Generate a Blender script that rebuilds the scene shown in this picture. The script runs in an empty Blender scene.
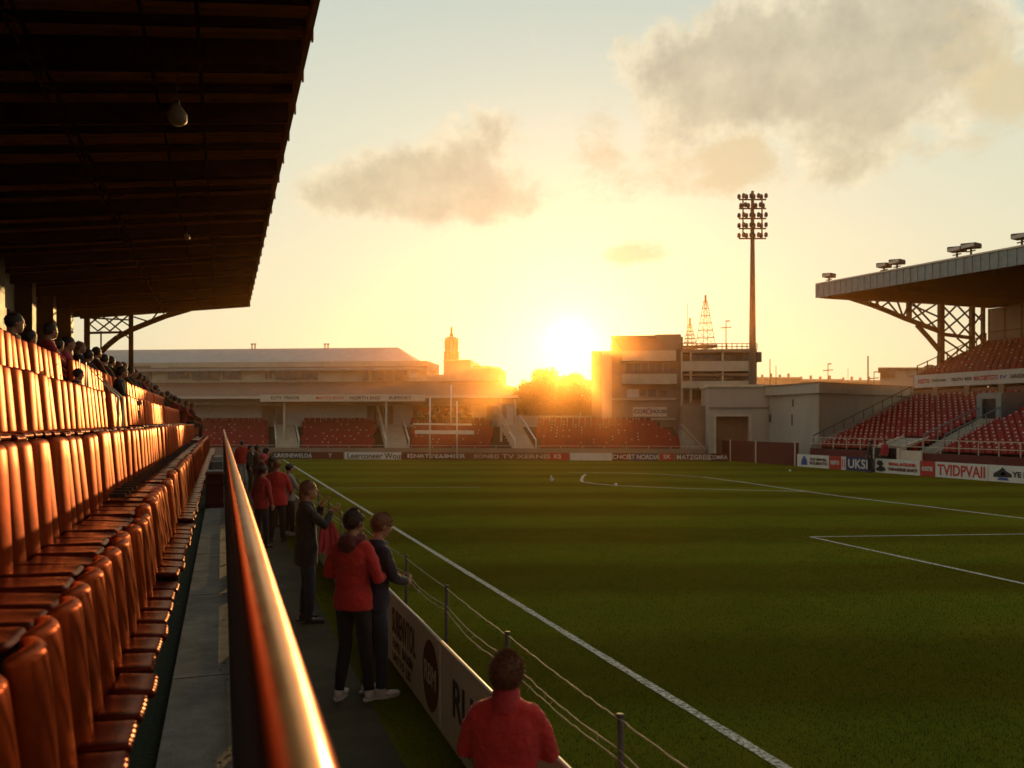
import bpy, bmesh, math, random
import numpy as np
from mathutils import Vector, Matrix, noise as mnoise
random.seed(11)
PI = math.pi
scene = bpy.context.scene
COL = scene.collection
# ------------------------------------------------------------------ camera model: eye height 2.6 m above the pitch
FPX = 853.3; EYE = 2.6; YAW = math.atan(290.0 / 853.3)
CS, SN = math.cos(YAW), math.sin(YAW)
def ray(px, py):
    xc, yc = (px - 512) / FPX, (422 - py) / FPX
    return Vector((xc * CS + SN, -xc * SN + CS, yc))
def G(px, py, z=0.0):                       # pixel of the photo -> point on the horizontal plane z
    r = ray(px, py); t = (z - EYE) / r.z
    return Vector((r.x * t, r.y * t, z))
def depth_of(x, y): return x * SN + y * CS
# ------------------------------------------------------------------ object helpers
def tag(o, label=None, cat=None, group=None, kind=None):
    if label: o['label'] = label
    if cat: o['category'] = cat
    if group: o['group'] = group
    if kind: o['kind'] = kind
    return o
def empty(name, loc=(0, 0, 0), rz=0.0, label=None, cat=None, group=None):
    o = bpy.data.objects.new(name, None); COL.objects.link(o)
    o.location = loc; o.rotation_euler = (0, 0, rz); o.empty_display_size = .2
    return tag(o, label, cat, group)
def link(name, me, mat=None, parent=None, smooth=False):
    o = bpy.data.objects.new(name, me); COL.objects.link(o)
    if mat is not None:
        for m in (mat if isinstance(mat, (list, tuple)) else [mat]): me.materials.append(m)
    if smooth:
        me.polygons.foreach_set('use_smooth', [True] * len(me.polygons))
    if parent is not None: o.parent = parent
    return o
def copy_tree(o, parent=None):
    c = o.copy(); COL.objects.link(c); c.parent = parent
    for ch in list(o.children): copy_tree(ch, c)
    return c
class MB:
    def __init__(s): s.v = []; s.f = []; s.m = []; s.mi = 0
    def add(s, vs, fs):
        b = len(s.v); s.v += [tuple(v) for v in vs]
        s.f += [tuple(b + i for i in f) for f in fs]; s.m += [s.mi] * len(fs); return s
    def box(s, x0, y0, z0, x1, y1, z1):
        return s.hexa([(x0, y0, z0), (x1, y0, z0), (x1, y1, z0), (x0, y1, z0), (x0, y0, z1), (x1, y0, z1), (x1, y1, z1), (x0, y1, z1)])
    def hexa(s, p):
        return s.add(p, [(0, 3, 2, 1), (4, 5, 6, 7), (0, 1, 5, 4), (1, 2, 6, 5), (2, 3, 7, 6), (3, 0, 4, 7)])
    def bar(s, a, b, w, h=None, up=(0, 0, 1)):
        a, b = Vector(a), Vector(b); h = h or w; d = (b - a).normalized(); u = Vector(up)
        if abs(d.dot(u)) > .98: u = Vector((0, 1, 0))
        r = d.cross(u).normalized() * (w / 2); t = r.cross(d).normalized() * (h / 2)
        return s.hexa([a - r - t, a + r - t, b + r - t, b - r - t, a - r + t, a + r + t, b + r + t, b - r + t])
    def tube(s, pts, rad, n=8, caps=True, flat=1.0):
        pts = [Vector(p) for p in pts]
        if not isinstance(rad, (list, tuple)): rad = [rad] * len(pts)
        vs = []; fs = []; prev = None
        for i, p in enumerate(pts):
            d = (pts[min(i + 1, len(pts) - 1)] - pts[max(i - 1, 0)]).normalized()
            if prev is None:
                u = Vector((0, 0, 1)) if abs(d.z) < .9 else Vector((0, 1, 0)); r = d.cross(u).normalized()
            else:
                r = (prev - d * prev.dot(d)).normalized()
            prev = r; t = d.cross(r)
            for k in range(n):
                a = 2 * PI * k / n; vs.append(p + (r * math.cos(a) + t * math.sin(a) * flat) * rad[i])
        for i in range(len(pts) - 1):
            for k in range(n):
                fs.append((i * n + k, i * n + (k + 1) % n, (i + 1) * n + (k + 1) % n, (i + 1) * n + k))
        if caps:
            fs.append(tuple(range(n))[::-1]); fs.append(tuple((len(pts) - 1) * n + k for k in range(n)))
        return s.add(vs, fs)
    def loft(s, rings, n=16, caps=True):      # rings: (cx,cy,z,rx,ry)
        vs = []; fs = []
        for (cx, cy, z, rx, ry) in rings:
            for k in range(n):
                a = 2 * PI * k / n; vs.append((cx + rx * math.cos(a), cy + ry * math.sin(a), z))
        for i in range(len(rings) - 1):
            for k in range(n):
                fs.append((i * n + k, i * n + (k + 1) % n, (i + 1) * n + (k + 1) % n, (i + 1) * n + k))
        if caps:
            fs.append(tuple(range(n))[::-1]); fs.append(tuple((len(rings) - 1) * n + k for k in range(n)))
        return s.add(vs, fs)
    def ell(s, c, r, n=12, m=8, rot=None):
        c = Vector(c); vs = []; fs = []
        R = rot or Matrix.Identity(3)
        vs.append(c + R @ Vector((0, 0, r[2])))
        for i in range(1, m):
            th = PI * i / m
            for k in range(n):
                a = 2 * PI * k / n
                vs.append(c + R @ Vector((r[0] * math.sin(th) * math.cos(a), r[1] * math.sin(th) * math.sin(a), r[2] * math.cos(th))))
        vs.append(c + R @ Vector((0, 0, -r[2])))
        for k in range(n): fs.append((0, 1 + k, 1 + (k + 1) % n))
        for i in range(m - 2):
            for k in range(n):
                a = 1 + i * n + k; b = 1 + i * n + (k + 1) % n; fs.append((a, a + n, b + n, b))
        e = len(vs) - 1; o = 1 + (m - 2) * n
        for k in range(n): fs.append((o + k, e, o + (k + 1) % n))
        return s.add(vs, fs)
    def mesh(s, name='mesh'):
        me = bpy.data.meshes.new(name); me.from_pydata(s.v, [], s.f); me.update()
        if any(s.m): me.polygons.foreach_set('material_index', s.m)
        return me
    def build(s, name, mat=None, parent=None, smooth=False, bevel=0.0, seg=1):
        me = s.mesh(name)
        if bevel > 0:
            bm = bmesh.new(); bm.from_mesh(me)
            bmesh.ops.bevel(bm, geom=bm.edges[:], offset=bevel, segments=seg, profile=.5, affect='EDGES', clamp_overlap=True)
            bm.to_mesh(me); bm.free()
        return link(name, me, mat, parent, smooth)
def rbox(cx, cy, cz, sx, sy, sz, r, seg=3, cuts=0, fn=None):
    bm = bmesh.new(); bmesh.ops.create_cube(bm, size=1)
    for v in bm.verts: v.co = Vector((cx + v.co.x * sx, cy + v.co.y * sy, cz + v.co.z * sz))
    bmesh.ops.bevel(bm, geom=bm.edges[:], offset=r, segments=seg, profile=.5, affect='EDGES')
    if cuts:
        for ax in (1, 2):
            lo = (cy if ax == 1 else cz) - (sy if ax == 1 else sz) / 2; L = (sy if ax == 1 else sz)
            for i in range(1, cuts + 1):
                co = [0, 0, 0]; no = [0, 0, 0]; co[ax] = lo + r + (L - 2 * r) * i / (cuts + 1); no[ax] = 1
                bmesh.ops.bisect_plane(bm, geom=bm.verts[:] + bm.edges[:] + bm.faces[:], plane_co=co, plane_no=no)
    if fn:
        for v in bm.verts: v.co = Vector(fn(*v.co))
    me = bpy.data.meshes.new('rb'); bm.to_mesh(me); bm.free(); return me
WORK = bpy.data.scenes.new('workbench')       # an empty side scene: evaluating one object there is quick
def evald(o):
    for c in list(o.users_collection): c.objects.unlink(o)
    WORK.collection.objects.link(o)
    vl = WORK.view_layers[0]; vl.update(); dg = vl.depsgraph
    me = bpy.data.meshes.new_from_object(o.evaluated_get(dg), depsgraph=dg)
    bpy.data.objects.remove(o)
    return me
def voxel(mb, size, smooth_it=4, noise_amp=0.0, noise_size=.1):
    o = link('tmp', mb.mesh('tmp'))
    m = o.modifiers.new('r', 'REMESH'); m.mode = 'VOXEL'; m.voxel_size = size; m.adaptivity = 0
    if smooth_it:
        q = o.modifiers.new('s', 'SMOOTH'); q.iterations = smooth_it; q.factor = .6
    me = evald(o)
    if noise_amp:
        n_ = len(me.vertices); P = np.empty(n_ * 3, np.float32); Q = np.empty(n_ * 3, np.float32)
        me.vertices.foreach_get('co', P); me.vertices.foreach_get('normal', Q)
        P = P.reshape(-1, 3); Q = Q.reshape(-1, 3); K = np.empty(n_, np.float32)
        for i in range(n_):
            p = Vector(P[i].tolist()) / noise_size
            K[i] = mnoise.noise(p) + .5 * mnoise.noise(Vector((p.x * 2.1, p.y * 2.1, p.z * 3.3)))
        P += Q * (K * noise_amp)[:, None]; me.vertices.foreach_set('co', P.reshape(-1)); me.update()
    me.polygons.foreach_set('use_smooth', [True] * len(me.polygons))
    return me
def text_mesh(body, size, M, align='CENTER', sx=1.0, bold=0.0, fit=None):
    cu = bpy.data.curves.new('txt', 'FONT'); cu.body = body; cu.size = size; cu.align_x = align; cu.align_y = 'CENTER'
    cu.extrude = .002; cu.offset = bold; cu.resolution_u = 3
    o = bpy.data.objects.new('txt', cu); COL.objects.link(o)
    me = evald(o)
    if fit and len(me.vertices):
        xs = [v.co.x for v in me.vertices]; ys = [v.co.y for v in me.vertices]; kx = fit[0] / (max(xs) - min(xs)); ky = fit[1] / (max(ys) - min(ys)); cx_ = (max(xs) + min(xs)) / 2; cy_ = (max(ys) + min(ys)) / 2
        for v in me.vertices: v.co.x = (v.co.x - cx_) * kx; v.co.y = (v.co.y - cy_) * ky
    me.transform(M @ Matrix.Diagonal((sx, 1, 1, 1))); return me
def join_meshes(ms):
    bm = bmesh.new()
    for m in ms: bm.from_mesh(m)
    me = bpy.data.meshes.new('joined'); bm.to_mesh(me); bm.free(); return me
# ------------------------------------------------------------------ materials
def newmat(name):
    m = bpy.data.materials.new(name); m.use_nodes = True; nt = m.node_tree
    return m, nt, nt.nodes['Principled BSDF']
def mat(name, col, rough=.6, var=.15, scale=3.0, bump=0.0, bscale=40.0, metal=0.0, coat=0.0, dirt=0.0, dirtcol=(.05, .04, .03), spec=.5, sheen=0.0, trans=0.0, objvar=0.0):
    m, nt, b = newmat(name); N = nt.nodes; L = nt.links
    tc = N.new('ShaderNodeTexCoord')
    n1 = N.new('ShaderNodeTexNoise'); n1.inputs['Scale'].default_value = scale; n1.inputs['Detail'].default_value = 8; n1.inputs['Roughness'].default_value = .65
    L.new(tc.outputs['Object'], n1.inputs['Vector'])
    mr = N.new('ShaderNodeMapRange'); mr.inputs['From Min'].default_value = .3; mr.inputs['From Max'].default_value = .7
    mr.inputs['To Min'].default_value = 1 - var; mr.inputs['To Max'].default_value = 1 + var
    L.new(n1.outputs['Fac'], mr.inputs['Value'])
    vm = N.new('ShaderNodeVectorMath'); vm.operation = 'SCALE'; vm.inputs[0].default_value = col
    last = mr.outputs['Result']
    if objvar:
        oi = N.new('ShaderNodeObjectInfo'); m2 = N.new('ShaderNodeMapRange'); m2.inputs['To Min'].default_value = 1 - objvar; m2.inputs['To Max'].default_value = 1 + objvar
        L.new(oi.outputs['Random'], m2.inputs['Value']); mm = N.new('ShaderNodeMath'); mm.operation = 'MULTIPLY'
        L.new(last, mm.inputs[0]); L.new(m2.outputs['Result'], mm.inputs[1]); last = mm.outputs[0]
    L.new(last, vm.inputs['Scale'])
    out = vm.outputs['Vector']
    if dirt:
        n2 = N.new('ShaderNodeTexNoise'); n2.inputs['Scale'].default_value = scale * .37; n2.inputs['Detail'].default_value = 10; n2.inputs['Roughness'].default_value = .75
        mp = N.new('ShaderNodeMapping'); mp.inputs['Scale'].default_value = (1, 1, .35); L.new(tc.outputs['Object'], mp.inputs['Vector']); L.new(mp.outputs['Vector'], n2.inputs['Vector'])
        r2 = N.new('ShaderNodeMapRange'); r2.inputs['From Min'].default_value = .48; r2.inputs['From Max'].default_value = .72; r2.inputs['To Max'].default_value = dirt
        L.new(n2.outputs['Fac'], r2.inputs['Value'])
        mx = N.new('ShaderNodeMix'); mx.data_type = 'RGBA'; L.new(r2.outputs['Result'], mx.inputs['Factor']); L.new(out, mx.inputs['A']); mx.inputs['B'].default_value = (*dirtcol, 1)
        out = mx.outputs['Result']
    L.new(out, b.inputs['Base Color'])
    rr = N.new('ShaderNodeMapRange'); rr.inputs['To Min'].default_value = max(.03, rough - .12); rr.inputs['To Max'].default_value = min(1, rough + .12)
    L.new(n1.outputs['Fac'], rr.inputs['Value']); L.new(rr.outputs['Result'], b.inputs['Roughness'])
    b.inputs['Metallic'].default_value = metal; b.inputs['Coat Weight'].default_value = coat; b.inputs['Coat Roughness'].default_value = .12
    b.inputs['Specular IOR Level'].default_value = spec; b.inputs['Sheen Weight'].default_value = sheen
    if trans:
        b.inputs['Subsurface Weight'].default_value = 0
    if bump:
        n3 = N.new('ShaderNodeTexNoise'); n3.inputs['Scale'].default_value = bscale; n3.inputs['Detail'].default_value = 6; L.new(tc.outputs['Object'], n3.inputs['Vector'])
        bp = N.new('ShaderNodeBump'); bp.inputs['Strength'].default_value = bump; bp.inputs['Distance'].default_value = .02
        L.new(n3.outputs['Fac'], bp.inputs['Height']); L.new(bp.outputs['Normal'], b.inputs['Normal'])
    return m
M = {}
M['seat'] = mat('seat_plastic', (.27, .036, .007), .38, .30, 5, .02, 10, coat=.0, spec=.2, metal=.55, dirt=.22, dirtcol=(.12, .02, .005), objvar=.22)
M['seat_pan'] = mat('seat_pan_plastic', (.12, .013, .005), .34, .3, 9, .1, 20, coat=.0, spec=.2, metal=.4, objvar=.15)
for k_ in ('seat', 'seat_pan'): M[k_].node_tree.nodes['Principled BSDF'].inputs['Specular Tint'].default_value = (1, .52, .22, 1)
M['dark_metal'] = mat('dark_metal', (.03, .025, .022), .5, .3, 5, metal=.3)
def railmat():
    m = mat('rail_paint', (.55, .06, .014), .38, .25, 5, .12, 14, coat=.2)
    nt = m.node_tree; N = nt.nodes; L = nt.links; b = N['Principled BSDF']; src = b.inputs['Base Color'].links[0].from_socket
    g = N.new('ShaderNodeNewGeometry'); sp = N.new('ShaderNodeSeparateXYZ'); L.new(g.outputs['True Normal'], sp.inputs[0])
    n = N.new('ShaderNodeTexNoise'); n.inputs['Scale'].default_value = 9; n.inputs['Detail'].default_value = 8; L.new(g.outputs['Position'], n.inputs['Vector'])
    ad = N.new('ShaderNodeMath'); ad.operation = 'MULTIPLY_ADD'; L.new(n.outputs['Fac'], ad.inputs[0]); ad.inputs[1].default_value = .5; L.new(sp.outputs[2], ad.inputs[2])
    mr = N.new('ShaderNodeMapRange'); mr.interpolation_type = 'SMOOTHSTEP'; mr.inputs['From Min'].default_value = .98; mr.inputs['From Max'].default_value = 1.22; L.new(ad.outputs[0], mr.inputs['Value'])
    mx = N.new('ShaderNodeMix'); mx.data_type = 'RGBA'; L.new(mr.outputs[0], mx.inputs['Factor']); L.new(src, mx.inputs['A']); mx.inputs['B'].default_value = (.75, .40, .16, 1)  # paler upward faces: the sky's reflection put into the base colour
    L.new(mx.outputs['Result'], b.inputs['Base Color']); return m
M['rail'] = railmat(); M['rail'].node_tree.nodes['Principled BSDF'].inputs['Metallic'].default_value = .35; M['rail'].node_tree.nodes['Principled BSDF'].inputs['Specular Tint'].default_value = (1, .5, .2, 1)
M['railpanel'] = mat('rail_panel', (.018, .012, .01), .6, .3, 6)
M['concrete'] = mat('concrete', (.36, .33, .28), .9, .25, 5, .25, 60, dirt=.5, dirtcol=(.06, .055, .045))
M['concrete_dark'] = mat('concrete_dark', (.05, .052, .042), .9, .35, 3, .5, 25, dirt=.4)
M['green_floor'] = mat('green_floor', (.022, .032, .012), .8, .35, 6, .4, 30)
M['path'] = mat('path_tarmac', (.085, .074, .05), 1, .35, 1.2, .6, 45, dirt=.7, dirtcol=(.035, .042, .015), spec=.1)
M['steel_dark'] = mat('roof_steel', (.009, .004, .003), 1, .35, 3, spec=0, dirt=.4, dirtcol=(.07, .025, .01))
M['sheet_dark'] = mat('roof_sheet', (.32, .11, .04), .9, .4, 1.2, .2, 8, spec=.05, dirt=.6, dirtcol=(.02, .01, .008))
M['cream'] = mat('cream_wall', (.56, .49, .38), .85, .12, 1.5, .2, 12, dirt=.35, dirtcol=(.2, .15, .1))
M['greywall'] = mat('grey_render', (.46, .42, .37), .9, .1, .8, .2, 8, dirt=.45, dirtcol=(.2, .17, .14))
M['brownwall'] = mat('brown_render', (.33, .235, .17), .9, .15, .9, .2, 8, dirt=.4, dirtcol=(.12, .08, .055))
M['slate'] = mat('slate_roof', (.44, .43, .42), .75, .12, 1.5, .3, 6, dirt=.25, dirtcol=(.12, .11, .1))
M['rust_roof'] = mat('brown_roof', (.26, .135, .085), .8, .2, 1.5, .3, 6, dirt=.3, dirtcol=(.06, .03, .02))
M['white'] = mat('white_paint', (.72, .7, .66), .5, .08, 4, dirt=.25, dirtcol=(.35, .3, .24))
M['offwhite'] = mat('offwhite_board', (.72, .6, .48), .5, .08, 3, dirt=.3, dirtcol=(.35, .28, .2))
M['glass_dark'] = mat('window_glass', (.05, .05, .055), .12, .5, .6, spec=.8)
M['black'] = mat('black', (.012, .011, .01), .6)
M['redwall'] = mat('red_hoarding', (.13, .018, .012), .65, .2, 1.2, dirt=.35, dirtcol=(.05, .015, .01))
M['redboard'] = mat('red_board', (.5, .035, .02), .5, .1, 3)
M['navy'] = mat('navy_board', (.018, .03, .12), .5, .15, 3)
M['blueink'] = mat('blue_print', (.04, .09, .35), .5)
M['redink'] = mat('red_print', (.55, .03, .03), .5)
M['greenink'] = mat('green_print', (.06, .16, .07), .5)
M['blackink'] = mat('black_print', (.03, .025, .03), .5)
M['brownink'] = mat('brown_print', (.13, .03, .015), .5, .3, 20)
M['farseat'] = mat('red_shell_seat', (.28, .011, .010), .5, .35, 2, spec=.3)
M['mast'] = mat('mast_steel', (.12, .10, .082), .75, .15, 2, spec=.2)
M['fascia'] = mat('fascia_sheet', (.22, .26, .27), .5, .2, 3, metal=.2, dirt=.4, dirtcol=(.12, .11, .1))
M['lamp'] = mat('lamp_housing', (.06, .055, .05), .45, .2, 5, metal=.4)
M['lampglass'] = mat('lamp_glass', (.5, .46, .4), .2)
M['plasticwhite'] = mat('dirty_plastic', (.24, .19, .13), .5, .3, 12, .5, 20)
M['rope'] = mat('rope', (.42, .34, .24), .7, .35, 60, .6, 200)
M['post'] = mat('fence_post', (.07, .06, .05), .75, .2, 20)
M['trunk'] = mat('bark', (.06, .04, .025), .9, .3, 8, .8, 20)
M['terracotta'] = mat('brick_red', (.22, .08, .045), .9, .2, 2, .3, 20)
# ------------------------------------------------------------------ camera, light, sky, haze
cam = bpy.data.cameras.new('camera'); co = bpy.data.objects.new('camera', cam); COL.objects.link(co)
cam.sensor_width = 36; cam.lens = 36 * FPX / 1024; cam.shift_y = (422 - 384) / 1024.0
cam.clip_start = .02; cam.clip_end = 3000
co.location = (0, 0, EYE); co.rotation_euler = (PI / 2, 0, -YAW)
cam.dof.use_dof = True; cam.dof.focus_distance = 12; cam.dof.aperture_fstop = 2.4
scene.camera = co
SUN_AZ = YAW + math.atan((570 - 512) / FPX); SUN_EL = math.radians(5.3)
sd = Vector((math.sin(SUN_AZ) * math.cos(SUN_EL), math.cos(SUN_AZ) * math.cos(SUN_EL), math.sin(SUN_EL)))
sl = bpy.data.lights.new('sun', 'SUN'); so = bpy.data.objects.new('sun', sl); COL.objects.link(so)
sl.energy = 3.9; sl.angle = math.radians(.6); sl.color = (1, .54, .18)
so.rotation_euler = sd.to_track_quat('Z', 'Y').to_euler()
so.location = (20, 40, 30)
w = bpy.data.worlds.new('World'); scene.world = w; w.use_nodes = True
nt = w.node_tree; N = nt.nodes; L = nt.links
for n in list(N): N.remove(n)
outw = N.new('ShaderNodeOutputWorld'); bg = N.new('ShaderNodeBackground'); L.new(bg.outputs[0], outw.inputs[0])
bg.inputs['Strength'].default_value = .1
def mth(op, a, b=None, c=None, clamp=False):
    n = N.new('ShaderNodeMath'); n.operation = op; n.use_clamp = clamp
    for i, v in enumerate((a, b, c)):
        if v is None: continue
        if isinstance(v, (int, float)): n.inputs[i].default_value = v
        else: L.new(v, n.inputs[i])
    return n.outputs[0]
def mixc(f, a, b, mode='MIX'):
    n = N.new('ShaderNodeMix'); n.data_type = 'RGBA'; n.blend_type = mode
    for k, v in (('Factor', f), ('A', a), ('B', b)):
        if isinstance(v, (int, float)): n.inputs[k].default_value = v
        elif isinstance(v, tuple): n.inputs[k].default_value = (*v, 1)
        else: L.new(v, n.inputs[k])
    return n.outputs['Result']
def sstep(x, lo, hi):
    n = N.new('ShaderNodeMapRange'); n.interpolation_type = 'SMOOTHSTEP'; L.new(x, n.inputs['Value'])
    n.inputs['From Min'].default_value = lo; n.inputs['From Max'].default_value = hi
    return n.outputs['Result']
sky = N.new('ShaderNodeTexSky'); sky.sky_type = 'NISHITA'; sky.sun_disc = False
sky.sun_elevation = SUN_EL; sky.sun_rotation = SUN_AZ; sky.air_density = 1.2; sky.dust_density = 2.0; sky.ozone_density = 1.0
tc = N.new('ShaderNodeTexCoord'); D = tc.outputs['Generated']
nrm = N.new('ShaderNodeVectorMath'); nrm.operation = 'NORMALIZE'; L.new(D, nrm.inputs[0]); D = nrm.outputs[0]
sep = N.new('ShaderNodeSeparateXYZ'); L.new(D, sep.inputs[0])
az = mth('ARCTAN2', sep.outputs[0], sep.outputs[1]); el = mth('ARCSINE', sep.outputs[2])
dt = N.new('ShaderNodeVectorMath'); dt.operation = 'DOT_PRODUCT'; L.new(D, dt.inputs[0]); dt.inputs[1].default_value = sd
ang = mth('ARCCOSINE', mth('MINIMUM', dt.outputs['Value'], 1.0))
# base evening gradient by elevation
ramp = N.new('ShaderNodeValToRGB'); L.new(mth('DIVIDE', mth('MAXIMUM', el, 0.0), .6, clamp=True), ramp.inputs[0])
cr = ramp.color_ramp
cr.elements[0].position = 0.0; cr.elements[0].color = (.95, .76, .44, 1)
cr.elements[1].position = 1.0; cr.elements[1].color = (.52, .62, .55, 1)
for p, c in ((.12, (.94, .82, .51, 1)), (.32, (.94, .86, .57, 1)), (.55, (.84, .83, .61, 1)), (.8, (.67, .73, .60, 1))):
    e = cr.elements.new(p); e.color = c
# away from the sun the sky dims
far = sstep(ang, .6, 2.0)
base = mixc(far, ramp.outputs[0], (.43, .34, .25))
base10 = mixc(1.0, base, (7.7, 8.0, 8.6), 'MULTIPLY')
base_s = mixc(1.0, base10, mixc(1.0, sky.outputs[0], (.18, .18, .18), 'MULTIPLY'), 'ADD')
# clouds, in azimuth / elevation
cz = N.new('ShaderNodeCombineXYZ'); L.new(az, cz.inputs[0]); L.new(el, cz.inputs[1])
def wn(scale, detail, rough, off=0.0, stretch=1.0):
    mp = N.new('ShaderNodeMapping'); L.new(cz.outputs[0], mp.inputs['Vector']); mp.inputs['Location'].default_value = (off, off * .7, off * 1.3); mp.inputs['Scale'].default_value = (1, stretch, 1)
    n = N.new('ShaderNodeTexNoise'); n.inputs['Scale'].default_value = scale; n.inputs['Detail'].default_value = detail; n.inputs['Roughness'].default_value = rough
    L.new(mp.outputs[0], n.inputs['Vector']); return n.outputs['Fac']
def pe(px, py):
    xc = (px - 512) / FPX; a = YAW + math.atan(xc); return a, math.atan((422 - py) / FPX * math.cos(math.atan(xc)))
n_big = wn(16, 7, .6); n_fine = wn(48, 6, .62, 3.1); n_wisp = wn(11, 8, .68, 7.7, 1.5)
def blobs(lst, power=1.0):
    acc = None
    for (px, py, rx, ry, wgt) in lst:
        a, e = pe(px, py); rx_ = rx / FPX * .93; ry_ = ry / FPX * .93
        dx = mth('DIVIDE', mth('SUBTRACT', az, a), rx_); dy = mth('DIVIDE', mth('SUBTRACT', el, e), ry_)
        r2 = mth('ADD', mth('MULTIPLY', dx, dx), mth('MULTIPLY', dy, dy))
        g = mth('MULTIPLY', mth('EXPONENT', mth('MULTIPLY', r2, -1.0)), wgt)
        acc = g if acc is None else mth('ADD', acc, g)
    return acc
A = blobs([(330, 192, 45, 22, .8), (385, 182, 60, 30, .9), (440, 180, 60, 38, 1.0), (480, 155, 38, 36, .9), (515, 200, 45, 26, .75), (495, 128, 18, 16, .4), (425, 212, 110, 18, .6)])
B = blobs([(690, 60, 55, 45, .8), (760, 55, 80, 48, 1.0), (850, 40, 90, 60, 1.1), (940, 30, 80, 60, .95), (820, 120, 60, 42, .65), (840, 160, 55, 24, .5), (700, 112, 45, 40, .75), (905, 100, 60, 45, .6),
           (805, 182, 40, 14, .5), (645, 75, 35, 34, .35), (655, 150, 40, 30, .6), (620, 190, 34, 26, .35), (960, 145, 36, 14, .35)])
Wp = blobs([(600, 145, 40, 46, .8), (625, 255, 34, 14, .95), (740, 150, 34, 20, .8), (1015, 92, 40, 24, 1.0), (945, 150, 50, 18, .8), (715, 170, 60, 30, .7), (640, 195, 50, 34, .35), (1000, 30, 60, 60, .5)])
noiA = mth('ADD', mth('MULTIPLY', mth('SUBTRACT', n_big, .5), 2.1), mth('MULTIPLY', mth('SUBTRACT', n_fine, .5), .7))
fa = mth('ADD', mth('MAXIMUM', A, B), noiA)
mask = sstep(fa, .27, .76)
core = sstep(fa, .50, 1.25)
maskw = mth('MULTIPLY', sstep(mth('ADD', Wp, mth('MULTIPLY', mth('SUBTRACT', n_wisp, .5), 2.2)), .30, .9), .75)
# other clouds elsewhere in the sky, outside this view
ccol = mixc(core, (9.8, 8.4, 5.6), mixc(sstep(el, .15, .5), (6.9, 5.6, 3.4), (6.3, 5.3, 3.6)))
shade = mth('ADD', .93, mth('MULTIPLY', mth('SUBTRACT', wn(22, 6, .6, 5.0), .5), .95))
cs_ = N.new('ShaderNodeVectorMath'); cs_.operation = 'SCALE'; L.new(ccol, cs_.inputs[0]); L.new(shade, cs_.inputs['Scale'])
skyc = mixc(mth('MULTIPLY', mask, .72), base_s, cs_.outputs[0])
skyc = mixc(maskw, skyc, (7.4, 5.9, 3.4))
# sun aureole
h1 = mth('EXPONENT', mth('MULTIPLY', mth('POWER', mth('DIVIDE', ang, .024), 2.0), -1.0))
h2 = mth('EXPONENT', mth('MULTIPLY', mth('DIVIDE', ang, .052), -1.0))
h3 = mth('EXPONENT', mth('MULTIPLY', mth('DIVIDE', ang, .30), -1.0))
def scl(c, f):
    n = N.new('ShaderNodeVectorMath'); n.operation = 'SCALE'; n.inputs[0].default_value = c; L.new(f, n.inputs['Scale']); return n.outputs[0]
skyc = mixc(1.0, skyc, scl((6, 5.6, 4), h1), 'ADD')
skyc = mixc(1.0, skyc, scl((5.0, 4.4, 2.9), h2), 'ADD')
skyc = mixc(1.0, skyc, scl((.35, .25, .08), h3), 'ADD')
L.new(skyc, bg.inputs['Color'])
# haze volume added for the lens glow round the sun, thickest at far end
hm, hnt, hb = newmat('glow_haze'); hnt.nodes.remove(hb)
vs = hnt.nodes.new('ShaderNodeVolumeScatter'); vs.inputs['Anisotropy'].default_value = .885; vs.inputs['Color'].default_value = (1, .46, .13, 1)
vg = hnt.nodes.new('ShaderNodeNewGeometry'); vp = hnt.nodes.new('ShaderNodeSeparateXYZ'); hnt.links.new(vg.outputs['Position'], vp.inputs[0])
va = hnt.nodes.new('ShaderNodeMapRange'); va.interpolation_type = 'SMOOTHSTEP'; hnt.links.new(vp.outputs[1], va.inputs['Value']); va.inputs['From Min'].default_value = 14; va.inputs['From Max'].default_value = 50
vb = hnt.nodes.new('ShaderNodeMapRange'); vb.interpolation_type = 'SMOOTHSTEP'; hnt.links.new(vp.outputs[2], vb.inputs['Value']); vb.inputs['From Min'].default_value = 13; vb.inputs['From Max'].default_value = 3
vm_ = hnt.nodes.new('ShaderNodeMath'); vm_.operation = 'MULTIPLY'; hnt.links.new(va.outputs[0], vm_.inputs[0]); hnt.links.new(vb.outputs[0], vm_.inputs[1])
vk = hnt.nodes.new('ShaderNodeMath'); vk.operation = 'MULTIPLY'; vk.operation = 'MULTIPLY_ADD'; vk.inputs[1].default_value = .0055; vk.inputs[2].default_value = .0003; hnt.links.new(vm_.outputs[0], vk.inputs[0]); hnt.links.new(vk.outputs[0], vs.inputs['Density'])
hnt.links.new(vs.outputs[0], hnt.nodes['Material Output'].inputs['Volume'])
hz = MB().box(-45, -12, -1.5, 75, 84, 32).build('haze', hm); tag(hz, 'thin golden haze added for the glow round the low sun', kind='structure')
scene.view_settings.view_transform = 'Standard'; scene.view_settings.look = 'None'; scene.view_settings.exposure = 0; scene.view_settings.gamma = 1
scene.render.engine = 'CYCLES'
cy = scene.cycles; cy.max_bounces = 5; cy.diffuse_bounces = 3; cy.glossy_bounces = 3; cy.volume_bounces = 0; cy.transmission_bounces = 4; cy.sample_clamp_indirect = 4; cy.use_denoising = True
cy.volume_step_rate = .6; cy.volume_max_steps = 64; cy.caustics_reflective = False; cy.caustics_refractive = False
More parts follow.
